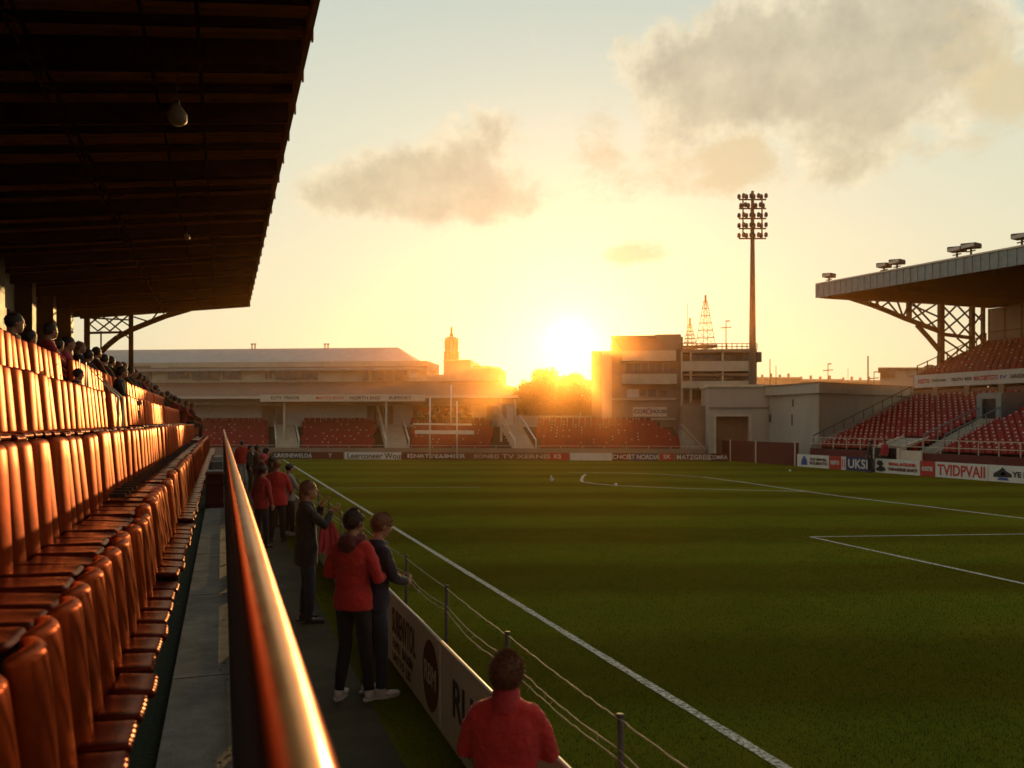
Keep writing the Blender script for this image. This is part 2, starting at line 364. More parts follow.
# ------------------------------------------------------------------ pitch
def grass_mat():
    m, nt, b = newmat('grass_turf'); N = nt.nodes; L = nt.links
    g = N.new('ShaderNodeNewGeometry'); sp = N.new('ShaderNodeSeparateXYZ'); L.new(g.outputs['Position'], sp.inputs[0])
    def nz(sc, d, st=(1, 1, 1)):
        mp = N.new('ShaderNodeMapping'); mp.inputs['Scale'].default_value = st; L.new(g.outputs['Position'], mp.inputs[0])
        n = N.new('ShaderNodeTexNoise'); n.inputs['Scale'].default_value = sc; n.inputs['Detail'].default_value = d; n.inputs['Roughness'].default_value = .7; L.new(mp.outputs[0], n.inputs['Vector']); return n.outputs['Fac']
    def mt(op, a, b_=None):
        n = N.new('ShaderNodeMath'); n.operation = op
        for i, v in enumerate((a, b_)):
            if v is None: continue
            if isinstance(v, (int, float)): n.inputs[i].default_value = v
            else: L.new(v, n.inputs[i])
        return n.outputs[0]
    # mowing bands run across the pitch
    yy = mt('ADD', sp.outputs[1], mt('MULTIPLY', sp.outputs[0], .33))
    st = mt('SINE', mt('MULTIPLY', mt('ADD', yy, mt('MULTIPLY', nz(.6, 3), .7)), 2 * PI / 5.6))
    st = mt('MULTIPLY', st, 2.2)
    cl = N.new('ShaderNodeClamp'); L.new(st, cl.inputs[0]); cl.inputs['Min'].default_value = -1; cl.inputs['Max'].default_value = 1
    v = mt('ADD', 1.0, mt('MULTIPLY', cl.outputs[0], .24))
    v = mt('ADD', v, mt('MULTIPLY', mt('SUBTRACT', nz(.35, 5), .5), .9))
    v = mt('ADD', v, mt('MULTIPLY', mt('SUBTRACT', nz(9, 6), .5), .45))
    v = mt('ADD', v, mt('MULTIPLY', mt('SUBTRACT', nz(70, 3), .5), .6))
    cr = N.new('ShaderNodeMix'); cr.data_type = 'RGBA'; cr.inputs['A'].default_value = (.048, .086, .006, 1); cr.inputs['B'].default_value = (.082, .096, .009, 1)
    mr = N.new('ShaderNodeMapRange'); mr.inputs['From Min'].default_value = .45; mr.inputs['From Max'].default_value = .7; L.new(nz(.8, 7), mr.inputs['Value']); L.new(mr.outputs[0], cr.inputs['Factor'])
    sc = N.new('ShaderNodeVectorMath'); sc.operation = 'SCALE'; L.new(cr.outputs['Result'], sc.inputs[0]); L.new(v, sc.inputs['Scale'])
    L.new(sc.outputs[0], b.inputs['Base Color']); b.inputs['Roughness'].default_value = 1.0; b.inputs['Specular IOR Level'].default_value = 0
    b.inputs['Sheen Weight'].default_value = .22; b.inputs['Sheen Roughness'].default_value = .35; b.inputs['Sheen Tint'].default_value = (1, .5, .08, 1)
    bp = N.new('ShaderNodeBump'); bp.inputs['Strength'].default_value = .7; bp.inputs['Distance'].default_value = .03; L.new(nz(60, 4), bp.inputs['Height']); L.new(bp.outputs[0], b.inputs['Normal'])
    return m
M['grass'] = grass_mat()
tag(MB().add([(-400, -300, -.03), (400, -300, -.03), (400, 900, -.03), (-400, 900, -.03)], [(0, 1, 2, 3)]).build('ground', M['concrete_dark']), 'dark tarmac ground around the pitch', kind='structure')
tag(MB().add([(1.3, -8, 0), (33, -8, 0), (33, 48.5, 0), (31.9, 50.2, 0), (4.3, 62.6, 0), (1.3, 64, 0)], [(0, 1, 2, 3, 4, 5)]).build('pitch', M['grass']), 'mown green turf of the pitch', kind='structure')
tag(MB().add([(.1, -8, .004), (1.34, -8, .004), (1.30, 10, .004), (1.36, 30, .004), (1.3, 64, .004), (.1, 64, .004)], [(0, 1, 2, 3, 4, 5)]).build('path', M['path']), 'grey tarmac path between the stand and the pitch', kind='structure')
def linemat():
    m, nt, b = newmat('line_paint'); N = nt.nodes; L = nt.links
    g = N.new('ShaderNodeNewGeometry'); n = N.new('ShaderNodeTexNoise'); n.inputs['Scale'].default_value = 25; n.inputs['Detail'].default_value = 6; L.new(g.outputs['Position'], n.inputs['Vector'])
    mx = N.new('ShaderNodeMix'); mx.data_type = 'RGBA'; mr = N.new('ShaderNodeMapRange'); mr.inputs['From Min'].default_value = .38; mr.inputs['From Max'].default_value = .6; L.new(n.outputs['Fac'], mr.inputs['Value'])
    L.new(mr.outputs[0], mx.inputs['Factor']); mx.inputs['A'].default_value = (.16, .17, .1, 1); mx.inputs['B'].default_value = (.62, .6, .52, 1)
    L.new(mx.outputs['Result'], b.inputs['Base Color']); b.inputs['Roughness'].default_value = .9; return m
M['line'] = linemat()
def stripe(pts, w, z=.006):
    mb = MB(); ps = [Vector((p.x, p.y, 0)) for p in pts]
    out = []
    for a, b in zip(ps, ps[1:]):
        n = max(1, int((b - a).length / .25))
        for i in range(n): out.append(a.lerp(b, i / n))
    out.append(ps[-1]); vs = []; fs = []
    for i, p in enumerate(out):
        d = (out[min(i + 1, len(out) - 1)] - out[max(i - 1, 0)]).normalized(); q = Vector((-d.y, d.x, 0)) * (w / 2 * (1 + random.uniform(-.12, .12)))
        vs += [(p.x + q.x, p.y + q.y, z), (p.x - q.x, p.y - q.y, z)]
    for i in range(len(out) - 1): fs.append((2 * i, 2 * i + 1, 2 * i + 3, 2 * i + 2))
    mb.add(vs, fs); return mb
lm = MB()
def add_line(pts, w, z=.006):
    s = stripe(pts, w, z); lm.add(s.v, s.f)
add_line([Vector((4.0, -6, 0)), Vector((4.0, 61.5, 0))], .10)
g = lambda l: [G(*p) for p in l]
add_line(g([(585.5, 474.3), (583, 476.5), (581.5, 479.5), (582, 481.7), (594, 483.6), (616, 485.6), (680, 488.3), (740, 490), (808, 491.6)]), .13, .005)
add_line(g([(567, 472.4), (620, 473), (660, 474.2), (703, 477.2), (745, 482.6), (808, 491.8), (838, 496), (930, 507), (1060, 523)]), .14, .007)
add_line(g([(1100, 533), (1024, 534.2), (810, 537)]), .09, .006)
add_line(g([(810, 537), (1024, 584), (1140, 612)]), .10, .007)
add_line(g([(322, 488.3), (400, 487.6), (480, 487.3)]), .06, .005)
tag(lm.build('pitch_marking_lines', M['line']), 'white painted lines on the turf', kind='structure')
# real blades on the nearer turf
def blades(n, f, hmin, hmax, wid, cols):
    rng = np.random.default_rng(3); P = f(rng, n); k = len(P)
    a = rng.uniform(0, 2 * PI, k); h = rng.uniform(hmin, hmax, k); w_ = wid * rng.uniform(.6, 1.3, k); lean = rng.uniform(0, .6, k) * h; la = rng.uniform(0, 2 * PI, k)
    v = np.zeros((k, 3, 3)); dx = np.cos(a) * w_; dy = np.sin(a) * w_
    v[:, 0] = np.stack([P[:, 0] - dx, P[:, 1] - dy, np.full(k, .001)], 1); v[:, 1] = np.stack([P[:, 0] + dx, P[:, 1] + dy, np.full(k, .001)], 1)
    v[:, 2] = np.stack([P[:, 0] + np.cos(la) * lean, P[:, 1] + np.sin(la) * lean, h], 1)
    me = bpy.data.meshes.new('blades'); me.vertices.add(3 * k); me.vertices.foreach_set('co', v.reshape(-1)); me.loops.add(3 * k); me.loops.foreach_set('vertex_index', np.arange(3 * k, dtype=np.int32))
    me.polygons.add(k); me.polygons.foreach_set('loop_start', np.arange(0, 3 * k, 3, dtype=np.int32)); me.update(calc_edges=True); return me
def fpos(rng, n):
    y = 3.2 + 17 * rng.random(n * 3) ** 1.6; x = 1.34 + (y * .95 + 3) * rng.random(n * 3)
    ok = (x < 19) & ((x < 3.93) | (x > 4.07) | (rng.random(len(x)) < .25)); return np.stack([x[ok], y[ok]], 1)[:n]
gb, gnt, gbs = newmat('grass_blade'); gbs.inputs['Base Color'].default_value = (.05, .06, .012, 1); gbs.inputs['Roughness'].default_value = .7; gbs.inputs['Specular IOR Level'].default_value = 0
gn = gnt.nodes.new('ShaderNodeNewGeometry'); gmr = gnt.nodes.new('ShaderNodeMix'); gmr.data_type = 'RGBA'; gmr.inputs['A'].default_value = (.038, .070, .005, 1); gmr.inputs['B'].default_value = (.076, .094, .010, 1)
gnt.links.new(gn.outputs['Random Per Island'], gmr.inputs['Factor']); gnt.links.new(gmr.outputs['Result'], gbs.inputs['Base Color'])
tag(link('grass', blades(150000, fpos, .012, .032, .003, None), gb), 'short green grass blades growing on the pitch edge', 'grass', kind='stuff')
# ------------------------------------------------------------------ the stand we look along
Y0, Y1 = -2.5, 38.0
WZ = 1.0                                    # walkway level
TREAD = [1.02, 1.58, 2.13, 2.63]; BACKX = [-.49, -1.0, -1.53, -2.08]
stand = empty('seating_stand', (0, 0, 0), label='dark roofed stand on the near side with rows of glossy red-brown folding seats', cat='stadium stand')
mb = MB()
mb.box(-.29, Y0, 0, .13, Y1, WZ)                                  # walkway slab
mb.build('walkway_slab', M['concrete'], stand)
mb = MB()
mb.box(-.70, Y0, 0, -.292, Y1, WZ - .03)
mb.build('seat_channel', M['green_floor'], stand)
mb = MB()
edges = [-.70, -1.13, -1.66, -2.21]; tops = TREAD[1:] + [2.68]
xs = edges + [-2.30]
for i in range(3): mb.box(edges[i + 1] + .002, Y0, 0, edges[i], Y1, TREAD[i + 1] - .03)
mb.box(-2.40, Y0, 0, -2.21, Y1, 2.66); mb.box(-3.0, Y0, 0, -2.402, Y1, 3.24)
z = 3.26; x = -3.0
for i in range(6): mb.box(x - .5, Y0, 0, x - .002, Y1, z); x -= .5; z += .22
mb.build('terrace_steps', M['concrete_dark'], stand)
# joints, cracks and litter on the walkway are real grooves / scraps
mb = MB()
for i, y in enumerate([2.55, 4.1, 5.7, 8.4, 11, 14.2]):
    mb.box(-.285, y, WZ + .001, .045, y + .006, WZ + .003)
mb.build('walkway_joint', M['concrete_dark'], stand)
leafm = mat('dead_leaf', (.10, .055, .02), .8, .4, 30)
lv = MB()
for i in range(70):
    y = random.uniform(2.2, 16); x = .05 - abs(random.gauss(0, .035)); a = random.uniform(0, PI); s = random.uniform(.006, .018)
    dx, dy = math.cos(a) * s, math.sin(a) * s
    lv.add([(x - dx, y - dy, WZ + .003), (x + dy * .5, y - dx * .5, WZ + .012), (x + dx, y + dy, WZ + .004), (x - dy * .5, y + dx * .5, WZ + .009)], [(0, 1, 2, 3)])
tag(lv.build('leaves', leafm), 'dead leaves blown along the foot of the rail', 'leaves', kind='stuff')
# back wall: striped sheeting below, cream panels above, dark piers
def stripemat():
    m, nt, b = newmat('striped_sheet'); N = nt.nodes; L = nt.links
    t = N.new('ShaderNodeTexCoord'); s = N.new('ShaderNodeSeparateXYZ'); L.new(t.outputs['Object'], s.inputs[0])
    a = N.new('ShaderNodeMath'); a.operation = 'MULTIPLY'; a.inputs[1].default_value = 2 * PI / .55; L.new(s.outputs[1], a.inputs[0])
    c = N.new('ShaderNodeMath'); c.operation = 'SINE'; L.new(a.outputs[0], c.inputs[0]); gt = N.new('ShaderNodeMath'); gt.operation = 'GREATER_THAN'; gt.inputs[1].default_value = .2; L.new(c.outputs[0], gt.inputs[0])
    mx = N.new('ShaderNodeMix'); mx.data_type = 'RGBA'; L.new(gt.outputs[0], mx.inputs['Factor']); mx.inputs['A'].default_value = (.12, .018, .012, 1); mx.inputs['B'].default_value = (.3, .26, .22, 1)
    L.new(mx.outputs['Result'], b.inputs['Base Color']); b.inputs['Roughness'].default_value = .6; return m
mb = MB()
for i in range(150):
    y = -2 + i * .265; mb.box(-6.03, y, 3.2, -5.95 + .04 * (i % 2), y + .263, 5.9)
mb.build('striped_sheeting', stripemat(), stand)
mb = MB(); mb.box(-6.1, Y0, 5.92, -5.93, Y1 - .3, 8.2)
mb.build('back_wall', M['cream'], stand)
for y in (1, 7, 13, 19, 25.2, 29.2, 32.6, 36.2): MB().box(-5.92, y, 3.2, -5.45, y + .55, 7.6).build('wall_pier', M['black'], stand)
# roof
def rz(x): return EYE + 5.0 - .12 * (1.06 - x)
mb = MB(); n = 0
y = Y0
while y < Y1 + .5:                           # corrugated sheets running back from the edge
    w_ = .11
    h = .03 if n % 2 else 0
    mb.hexa([(1.06 + random.uniform(0, .012), y, rz(1.06) + h + .2), (1.06, y + w_, rz(1.06) + h + .2), (-6.2, y + w_, rz(-6.2) + h + .2), (-6.2, y, rz(-6.2) + h + .2),
             (1.08, y, rz(1.06) + .29), (1.08, y + w_, rz(1.06) + .29), (-6.2, y + w_, rz(-6.2) + .29), (-6.2, y, rz(-6.2) + .29)])
    y += w_; n += 1
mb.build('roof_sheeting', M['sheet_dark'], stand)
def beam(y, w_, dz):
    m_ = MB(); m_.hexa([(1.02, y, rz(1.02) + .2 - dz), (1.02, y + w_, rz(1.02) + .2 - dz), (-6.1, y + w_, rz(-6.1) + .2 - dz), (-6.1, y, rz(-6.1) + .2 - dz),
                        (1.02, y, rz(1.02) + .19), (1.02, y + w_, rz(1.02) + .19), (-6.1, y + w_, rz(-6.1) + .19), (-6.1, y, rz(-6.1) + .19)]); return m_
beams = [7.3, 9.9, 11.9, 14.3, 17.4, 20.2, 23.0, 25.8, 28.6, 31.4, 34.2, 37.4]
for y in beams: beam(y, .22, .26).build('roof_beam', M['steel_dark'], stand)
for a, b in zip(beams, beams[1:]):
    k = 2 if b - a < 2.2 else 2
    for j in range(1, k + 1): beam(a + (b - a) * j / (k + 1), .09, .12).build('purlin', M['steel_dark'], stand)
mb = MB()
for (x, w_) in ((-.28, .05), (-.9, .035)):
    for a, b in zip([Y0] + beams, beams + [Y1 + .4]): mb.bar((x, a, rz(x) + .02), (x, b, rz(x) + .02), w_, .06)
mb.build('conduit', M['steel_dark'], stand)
mb = MB()                                     # long lattice girder under the roof
gx = -2.15
for a, b in zip(range(0, 36, 1), range(1, 37, 1)):
    z0 = rz(gx) - .08; z1 = z0 - .32
    mb.bar((gx, a, z0), (gx, b, z0), .035); mb.bar((gx, a, z1), (gx, b, z1), .025)
    mb.bar((gx, a, z0), (gx, b, z1) if a % 2 else (gx, a, z1), .03); mb.bar((gx, b, z0), (gx, a, z1), .03)
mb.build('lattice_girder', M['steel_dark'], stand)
mb = MB(); mb.box(1.03, Y0, rz(1.06) - .02, 1.10, Y1 + .4, rz(1.06) + .2)
i = Y0
while i < Y1: mb.box(1.101, i, rz(1.06) - .05, 1.125, i + .08, rz(1.06) + .23); i += 1.38
mb.build('roof_fascia', M['sheet_dark'], stand)
# end frame of the roof, seen against the sky
mb = MB(); ye = Y1 + .15; ex = lambda px: (lambda r: r.x * ye / r.y)(ray(px, 300)); ez = lambda px, py: (lambda r: EYE + r.z * ye / r.y)(ray(px, py))
E = lambda px, py: Vector((ex(px), ye, ez(px, py)))
mb.bar(E(131, 309), E(131, 440), .17); mb.bar(E(87, 305), E(87, 440), .2)
mb.bar(E(87, 333), E(131, 332), .09); mb.bar(E(80, 316), E(250, 304), .22)
cv = [E(101, 352), E(108, 345), E(118, 337), E(131, 330), E(148, 323), E(166, 316), E(190, 309)]
for a, b in zip(cv, cv[1:]): mb.bar(a, b, .16, .2)
for a, b in (((87, 314), (110, 331)), ((110, 331), (131, 313)), ((98, 313), (121, 331)), ((121, 313), (98, 331)), ((87, 326), (104, 313)), ((110, 313), (131, 327)), ((87, 322), (98, 331)), ((131, 316), (150, 322)), ((150, 322), (158, 312)), ((101, 331), (101, 352)), ((89, 318), (131, 320)), ((121, 331), (131, 340))):
    mb.bar(E(*a), E(*b), .055)
mb.build('end_frame', M['steel_dark'], stand)
# ---- hanging lamps
def hang_lamp(px, py, size, label, X):
    r = ray(px, py); k = X / r.x; p = r * k; z = EYE + p.z
    L_ = empty('hanging_lamp', (X, p.y, z), label=label, cat='lamp', group='lamps hanging under the dark roof')
    m_ = MB(); m_.loft([(0, 0, -size, size * .45, size * .45), (0.01, 0, -size * .75, size * .75, size * .7), (0, 0, -size * .1, size * .8, size * .8), (-.01, 0, size * .5, size * .5, size * .5), (0, 0, size * .8, size * .18, size * .18)], 12)
    me = m_.mesh('shade')
    for v in me.vertices: v.co += Vector((mnoise.noise(v.co * 22), mnoise.noise(v.co * 22 + Vector((5, 0, 0))), 0)) * size * .22
    link('lamp_shade', me, M['plasticwhite'], L_, True)
    m_ = MB(); m_.tube([(0, 0, size * .7), (0.004, 0, size * 2), (0, 0, rz(X) + .1 - z)], .008, 6); m_.build('cable', M['dark_metal'], L_)
    m_ = MB(); m_.box(-size * .2, -size * .2, size * .7, size * .2, size * .2, size * 1.05); m_.build('socket', M['lamp'], L_)
hang_lamp(177, 113, .165, 'larger pale crumpled lamp hanging on a cable under the dark roof', -.60)
hang_lamp(187, 236, .09, 'small pale lamp hanging further along under the dark roof', -.80)
# ---- rail beside the walkway
rail = empty('hand_rail', (.08, 0, WZ), label='long shiny red tubular hand rail with dark barred infill beside the walkway', cat='rail')
pts = []; y = -.6
while y < 44: pts.append((.082 - .08 + random.uniform(-.0007, .0007), y, EYE - .375 + .035 * 0 - WZ + random.uniform(-.0007, .0007))); y += .35 if y < 6 else 1.0
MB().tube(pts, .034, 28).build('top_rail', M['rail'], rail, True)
mb = MB(); mb.box(-.036, -1.2, .022, -.014, 38, .045).box(-.036, -1.2, 1.165, -.014, 38, 1.195); y = -1.2
while y < 38: mb.box(-.031, y, .046, -.019, y + .011, 1.164); y += .052
mb.build('infill_bars', M['railpanel'], rail)
for i, y in enumerate([-.4, 1.15, 2.7, 4.3, 6.1, 8.1, 10.2, 12.4, 14.8, 17.3, 20, 23, 26, 29, 32, 35, 37.8]):
    MB().tube([(0, y, 0.0), (0, y, 1.21)], .02, 10).build('rail_post', M['railpanel'], rail, True)
# ---- seats
ORD1 = ['', 'first', 'second', 'third', 'fourth', 'fifth', 'sixth', 'seventh', 'eighth', 'ninth', 'tenth', 'eleventh', 'twelfth', 'thirteenth', 'fourteenth', 'fifteenth', 'sixteenth', 'seventeenth', 'eighteenth', 'nineteenth']
TENS = ['', '', 'twent', 'thirt', 'fort', 'fift', 'sixt', 'sevent', 'eight']
def ordw(n):
    if n < 20: return ORD1[n]
    return TENS[n // 10] + ('ieth' if n % 10 == 0 else 'y-' + ORD1[n % 10])
def back_fn(x, y, z):
    t = (z - .36) / .56
    x += -.050 * (y / .16) ** 2 * (1 - .2 * t) - .05 * t + .05 * max(0, t - .8) ** 2 * 8 * -.3
    y *= (1 - .10 * max(0, t) ** 3) if t > .5 else (1 - .06 * (1 - t))
    return x, y, z + (.012 * (1 - (y / .2) ** 2) if t > .9 else 0)
def pan_fn(x, y, z):
    t = max(0, x / .3)
    return x, y * (1 - .05 * t), z - .03 * max(0, t - .55) ** 2 * 5 - .010 * (1 - (y / .2) ** 2) * (1 if z > .42 else 0)
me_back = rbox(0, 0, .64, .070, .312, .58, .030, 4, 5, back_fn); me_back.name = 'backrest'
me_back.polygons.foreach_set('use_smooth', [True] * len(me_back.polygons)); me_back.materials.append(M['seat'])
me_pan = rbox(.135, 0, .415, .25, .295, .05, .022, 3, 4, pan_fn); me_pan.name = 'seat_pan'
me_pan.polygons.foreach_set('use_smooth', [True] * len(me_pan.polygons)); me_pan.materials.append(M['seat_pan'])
sp_ = MB(); sp_.box(-.02, -.02, 0, .02, .02, .40).box(-.03, -.19, .33, .0, .19, .365).box(-.02, -.017, .35, .17, .017, .385).box(-.07, -.06, 0, .07, .06, .012)
me_sup = sp_.mesh('support'); me_sup.materials.append(M['dark_metal'])
rn = ['front row beside the walkway', 'second row up', 'third row up', 'fourth row up']
starts = [1.15, 3.3, 5.4, 7.6]
seat_spots = []; first_seat = None
seated_holes = {(3, 60), (2, 66)}
for r in range(4):
    y = starts[r]; k = 0
    while y < 37.2:
        if r in (2, 3) and 13.2 < y < 13.9: y += .345; continue
        k += 1; dz = 0
        if r == 0: dz = 0 if y < 7.0 else (.05 if y < 10.3 else .09)
        if r == 1: dz = 0 if y < 8.2 else (.02 if y < 15 else .03)
        if r == 2 and y > 16: dz = .02
        seat_spots.append((r, k, y, dz)); y += .345
seat_spots.sort(key=lambda q: q[2]); rest = seat_spots[296:]; seat_spots = seat_spots[:296]
for (r, k, y, dz) in seat_spots:
    s = empty('folding_seat', (BACKX[r] + random.uniform(-.006, .006), y + random.uniform(-.005, .005), TREAD[r] - .03 + dz), rz=random.uniform(-.03, .03),
              label='glossy red-brown folding seat, %s from the near end of the %s' % (ordw(k), rn[r]), cat='stadium seat', group='folding seats in the ' + rn[r])
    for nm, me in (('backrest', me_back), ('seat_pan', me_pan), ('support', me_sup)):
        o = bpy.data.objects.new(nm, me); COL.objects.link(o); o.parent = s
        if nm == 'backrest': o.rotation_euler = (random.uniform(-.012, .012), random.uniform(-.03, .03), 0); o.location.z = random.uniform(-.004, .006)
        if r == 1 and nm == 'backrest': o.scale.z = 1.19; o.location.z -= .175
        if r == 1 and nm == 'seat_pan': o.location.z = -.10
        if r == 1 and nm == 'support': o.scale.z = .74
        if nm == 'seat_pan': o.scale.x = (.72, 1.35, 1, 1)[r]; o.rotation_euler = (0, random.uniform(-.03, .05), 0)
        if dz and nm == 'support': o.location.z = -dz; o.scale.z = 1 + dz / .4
bmr = bmesh.new()
for (r, k, y, dz) in rest:
    for me in (me_back, me_pan, me_sup):
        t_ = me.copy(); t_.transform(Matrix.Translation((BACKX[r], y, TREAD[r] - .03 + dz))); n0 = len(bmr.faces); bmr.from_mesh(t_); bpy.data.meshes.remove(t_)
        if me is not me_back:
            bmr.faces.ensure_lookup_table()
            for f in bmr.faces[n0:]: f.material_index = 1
mer = bpy.data.meshes.new('stand_seats'); bmr.to_mesh(mer); bmr.free()
tag(link('stand_seats', mer, [M['seat'], M['seat_pan']]), 'farthest folding seats at the distant end of the near stand rows', 'stadium seats', kind='stuff')
# white tube rail in the gangway of the upper rows
gw = empty('gangway_rail', (-1.4, 13.5, 2.1), label='thin white tubular rail standing in the gap of the upper seat rows', cat='rail')
MB().tube([(0, -.2, 0), (0, -.2, .85), (-.5, -.2, 1.4), (-.5, -.2, .5)], .018, 8).build('rail_tube', M['white'], gw, True)
MB().tube([(0, .42, 0), (0, .42, .85), (-.5, .42, 1.4), (-.5, .42, .5)], .018, 8).build('rail_tube', M['white'], gw, True)
# red box standing across the walkway
bxw = empty('storage_box', (-.125, 17.0, WZ + .001), label='faded red storage box with pale lid standing across the walkway', cat='box')
mb = MB(); mb.box(-.155, -.2, .0, .155, .25, .60).box(-.165, -.215, .06, .165, -.2, .10).box(-.165, -.215, .42, .165, -.2, .47); mb.build('box_body', M['redwall'], bxw, bevel=.008)
mb = MB(); mb.box(-.17, -.22, .602, .17, .27, .66); mb.build('lid', M['terracotta'], bxw, bevel=.01)
mb = MB(); mb.box(-.14, -.1, .662, .14, .0, .70); mb.build('handle', M['white'], bxw, bevel=.01)
for i, (y, hh, c) in enumerate(((20.5, .35, 'cream'), (24, .55, 'concrete'), (29, .5, 'white'))):
    q = MB(); q.box(-.26, y, WZ + .001, .03, y + .45, WZ + hh)
    tag(q.build('crate', M[c], bevel=.02), ['low cream crate on the walkway just past the red box', 'taller grey crate on the walkway past the cream one', 'white crate near the far end of the walkway'][i], 'crate', 'crates left on the walkway')
# ------------------------------------------------------------------ pitch-side advertising boards and rope fence
def text_on(body, size, at, ux, uz, m, parent, name='lettering', sx=1.0, bold=0.0, align='CENTER', fit=None):
    ux = Vector(ux).normalized(); uz = Vector(uz).normalized(); n = ux.cross(uz)
    Mx = Matrix.Translation(Vector(at)) @ Matrix(((ux.x, uz.x, n.x, 0), (ux.y, uz.y, n.y, 0), (ux.z, uz.z, n.z, 0), (0, 0, 0, 1)))
    return link(name, text_mesh(body, size, Mx, align, sx, bold, fit), m, parent)
BX = 1.75
segs = [(2.2, 6.98), (7.0, 9.52)]
yy = 9.54
while yy < 60: segs.append((yy, min(60, yy + 3.4))); yy += 3.42
lab = ['white board with big black letters RUDS on the path side, nearest of the row', 'white board with a dark red round emblem and brown lettering beside the path']
for i, (a, b) in enumerate(segs):
    bd = empty('advertising_board', (BX, a, 0), label=lab[i] if i < 2 else 'plain white pitch-side board, %s of the row counted from the near end' % ordw(i + 1), cat='advertising board', group='advertising boards between the path and the pitch')
    me = rbox(0, (b - a) / 2, .37, .028, b - a, .74, .006, 2)
    for v in me.vertices:
        if v.co.z > .6: v.co.z += .006 * math.sin(v.co.y * 3.1)
    link('panel', me, M['offwhite'], bd)
    MB().tube([(-.002, 0, .748), (-.002, (b - a) * .35, .752), (-.002, (b - a) * .7, .746), (-.002, b - a, .75)], .016, 10).build('top_edge', M['offwhite'], bd, True)
    for q in (.15, .5, .85):
        MB().bar((.02, (b - a) * q, .6), (.30, (b - a) * q, .02), .03).bar((.02, (b - a) * q, .02), (.30, (b - a) * q, .02), .03).build('rear_brace', M['post'], bd)
    if i == 0:
        text_on('RUDS', .40, (-.018, b - a - 1.0, .42), (0, -1, 0), (0, 0, 1), M['blackink'], bd, bold=.008, fit=(1.15, .30))
        text_on('sport club', .13, (-.018, b - a - 1.0, .14), (0, -1, 0), (0, 0, 1), M['brownink'], bd)
    if i == 1:
        l = b - a
        text_on('SUBENVTOL', .34, (-.018, l - 1.0, .49), (0, -1, 0), (0, 0, 1), M['brownink'], bd, bold=.004, fit=(1.16, .27))
        text_on('FAMU  BIAXIN', .15, (-.018, l - .95, .25), (0, -1, 0), (0, 0, 1), M['brownink'], bd, fit=(1.0, .10))
        text_on('UNTTO  LIS', .13, (-.018, l - .9, .11), (0, -1, 0), (0, 0, 1), M['brownink'], bd, fit=(.9, .09))
        rb = MB(); vs_ = [(-.017, l - 2.19 + .30 * math.cos(t * PI / 24), .37 + .31 * math.sin(t * PI / 24)) for t in range(48)]; rb.add(vs_, [tuple(range(48))]); rb.build('emblem_disc', M['brownink'], bd)
        text_on('RBM', .26, (-.021, l - 2.19, .37), (0, -1, 0), (0, 0, 1), M['offwhite'], bd, 'emblem_letters', sx=.9)
        ring = MB()
        for t in range(48):
            a0, a1 = t * PI / 24, (t + 1) * PI / 24
            ring.add([(-.020, l - 2.19 + r_ * math.cos(q), .37 + r_ * math.sin(q)) for r_, q in ((.27, a0), (.27, a1), (.255, a1), (.255, a0))], [(0, 1, 2, 3)])
        ring.build('emblem_ring', M['terracotta'], bd)
# rope fence
PX = 2.15
py_ = [2.5, 4.38, 6.42, 8.42, 10.4] + [10.4 + 2 * i for i in range(1, 24)]
fence = empty('rope_fence', (PX, 0, 0), label='low fence of thin dark posts strung with pale ropes along the touchline', cat='fence')
ph = []
for i, y in enumerate(py_):
    h = .93 + random.uniform(-.015, .02); lx = random.uniform(-.015, .015); ph.append((lx, y, h))
    MB().tube([(0, y, 0), (lx, y, h)], .019, 10).tube([(lx, y, h), (lx, y, h + .012)], .024, 10).build('fence_post', M['post'], fence, True)
def rope(zf, sag, r, knots, seed):
    rnd = random.Random(seed); m_ = MB()
    for (a, b) in zip(ph, ph[1:]):
        n = 26 if a[1] < 14 else 8; pts = []; rr = []
        s_ = sag * rnd.uniform(.6, 1.4)
        for j in range(n + 1):
            t = j / n; z_ = (a[2] * (1 - t) + b[2] * t) * zf - s_ * 4 * t * (1 - t) + rnd.uniform(-.004, .004)
            pts.append((a[0] * (1 - t) + b[0] * t + rnd.uniform(-.003, .003) - .01, a[1] * (1 - t) + b[1] * t, z_)); rr.append(r * rnd.uniform(.8, 1.25))
        m_.tube(pts, rr, 6)
        if a[1] < 24:
            for j in range(knots):
                q = rnd.choice(pts); m_.ell(q, (r * 2.2, r * 2.6, r * 1.8), 6, 5); m_.tube([q, (q[0] + rnd.uniform(-.03, .03), q[1] + rnd.uniform(-.05, .05), q[2] - rnd.uniform(.01, .05))], [r * .9, r * .3], 5)
    return m_
rope(.985, .008, .0052, 1, 4).build('top_rope', M['rope'], fence, True)
rope(.80, .04, .0048, 4, 5).build('middle_rope', M['rope'], fence, True)
rope(.74, .052, .0046, 4, 9).build('lower_rope', M['rope'], fence, True)
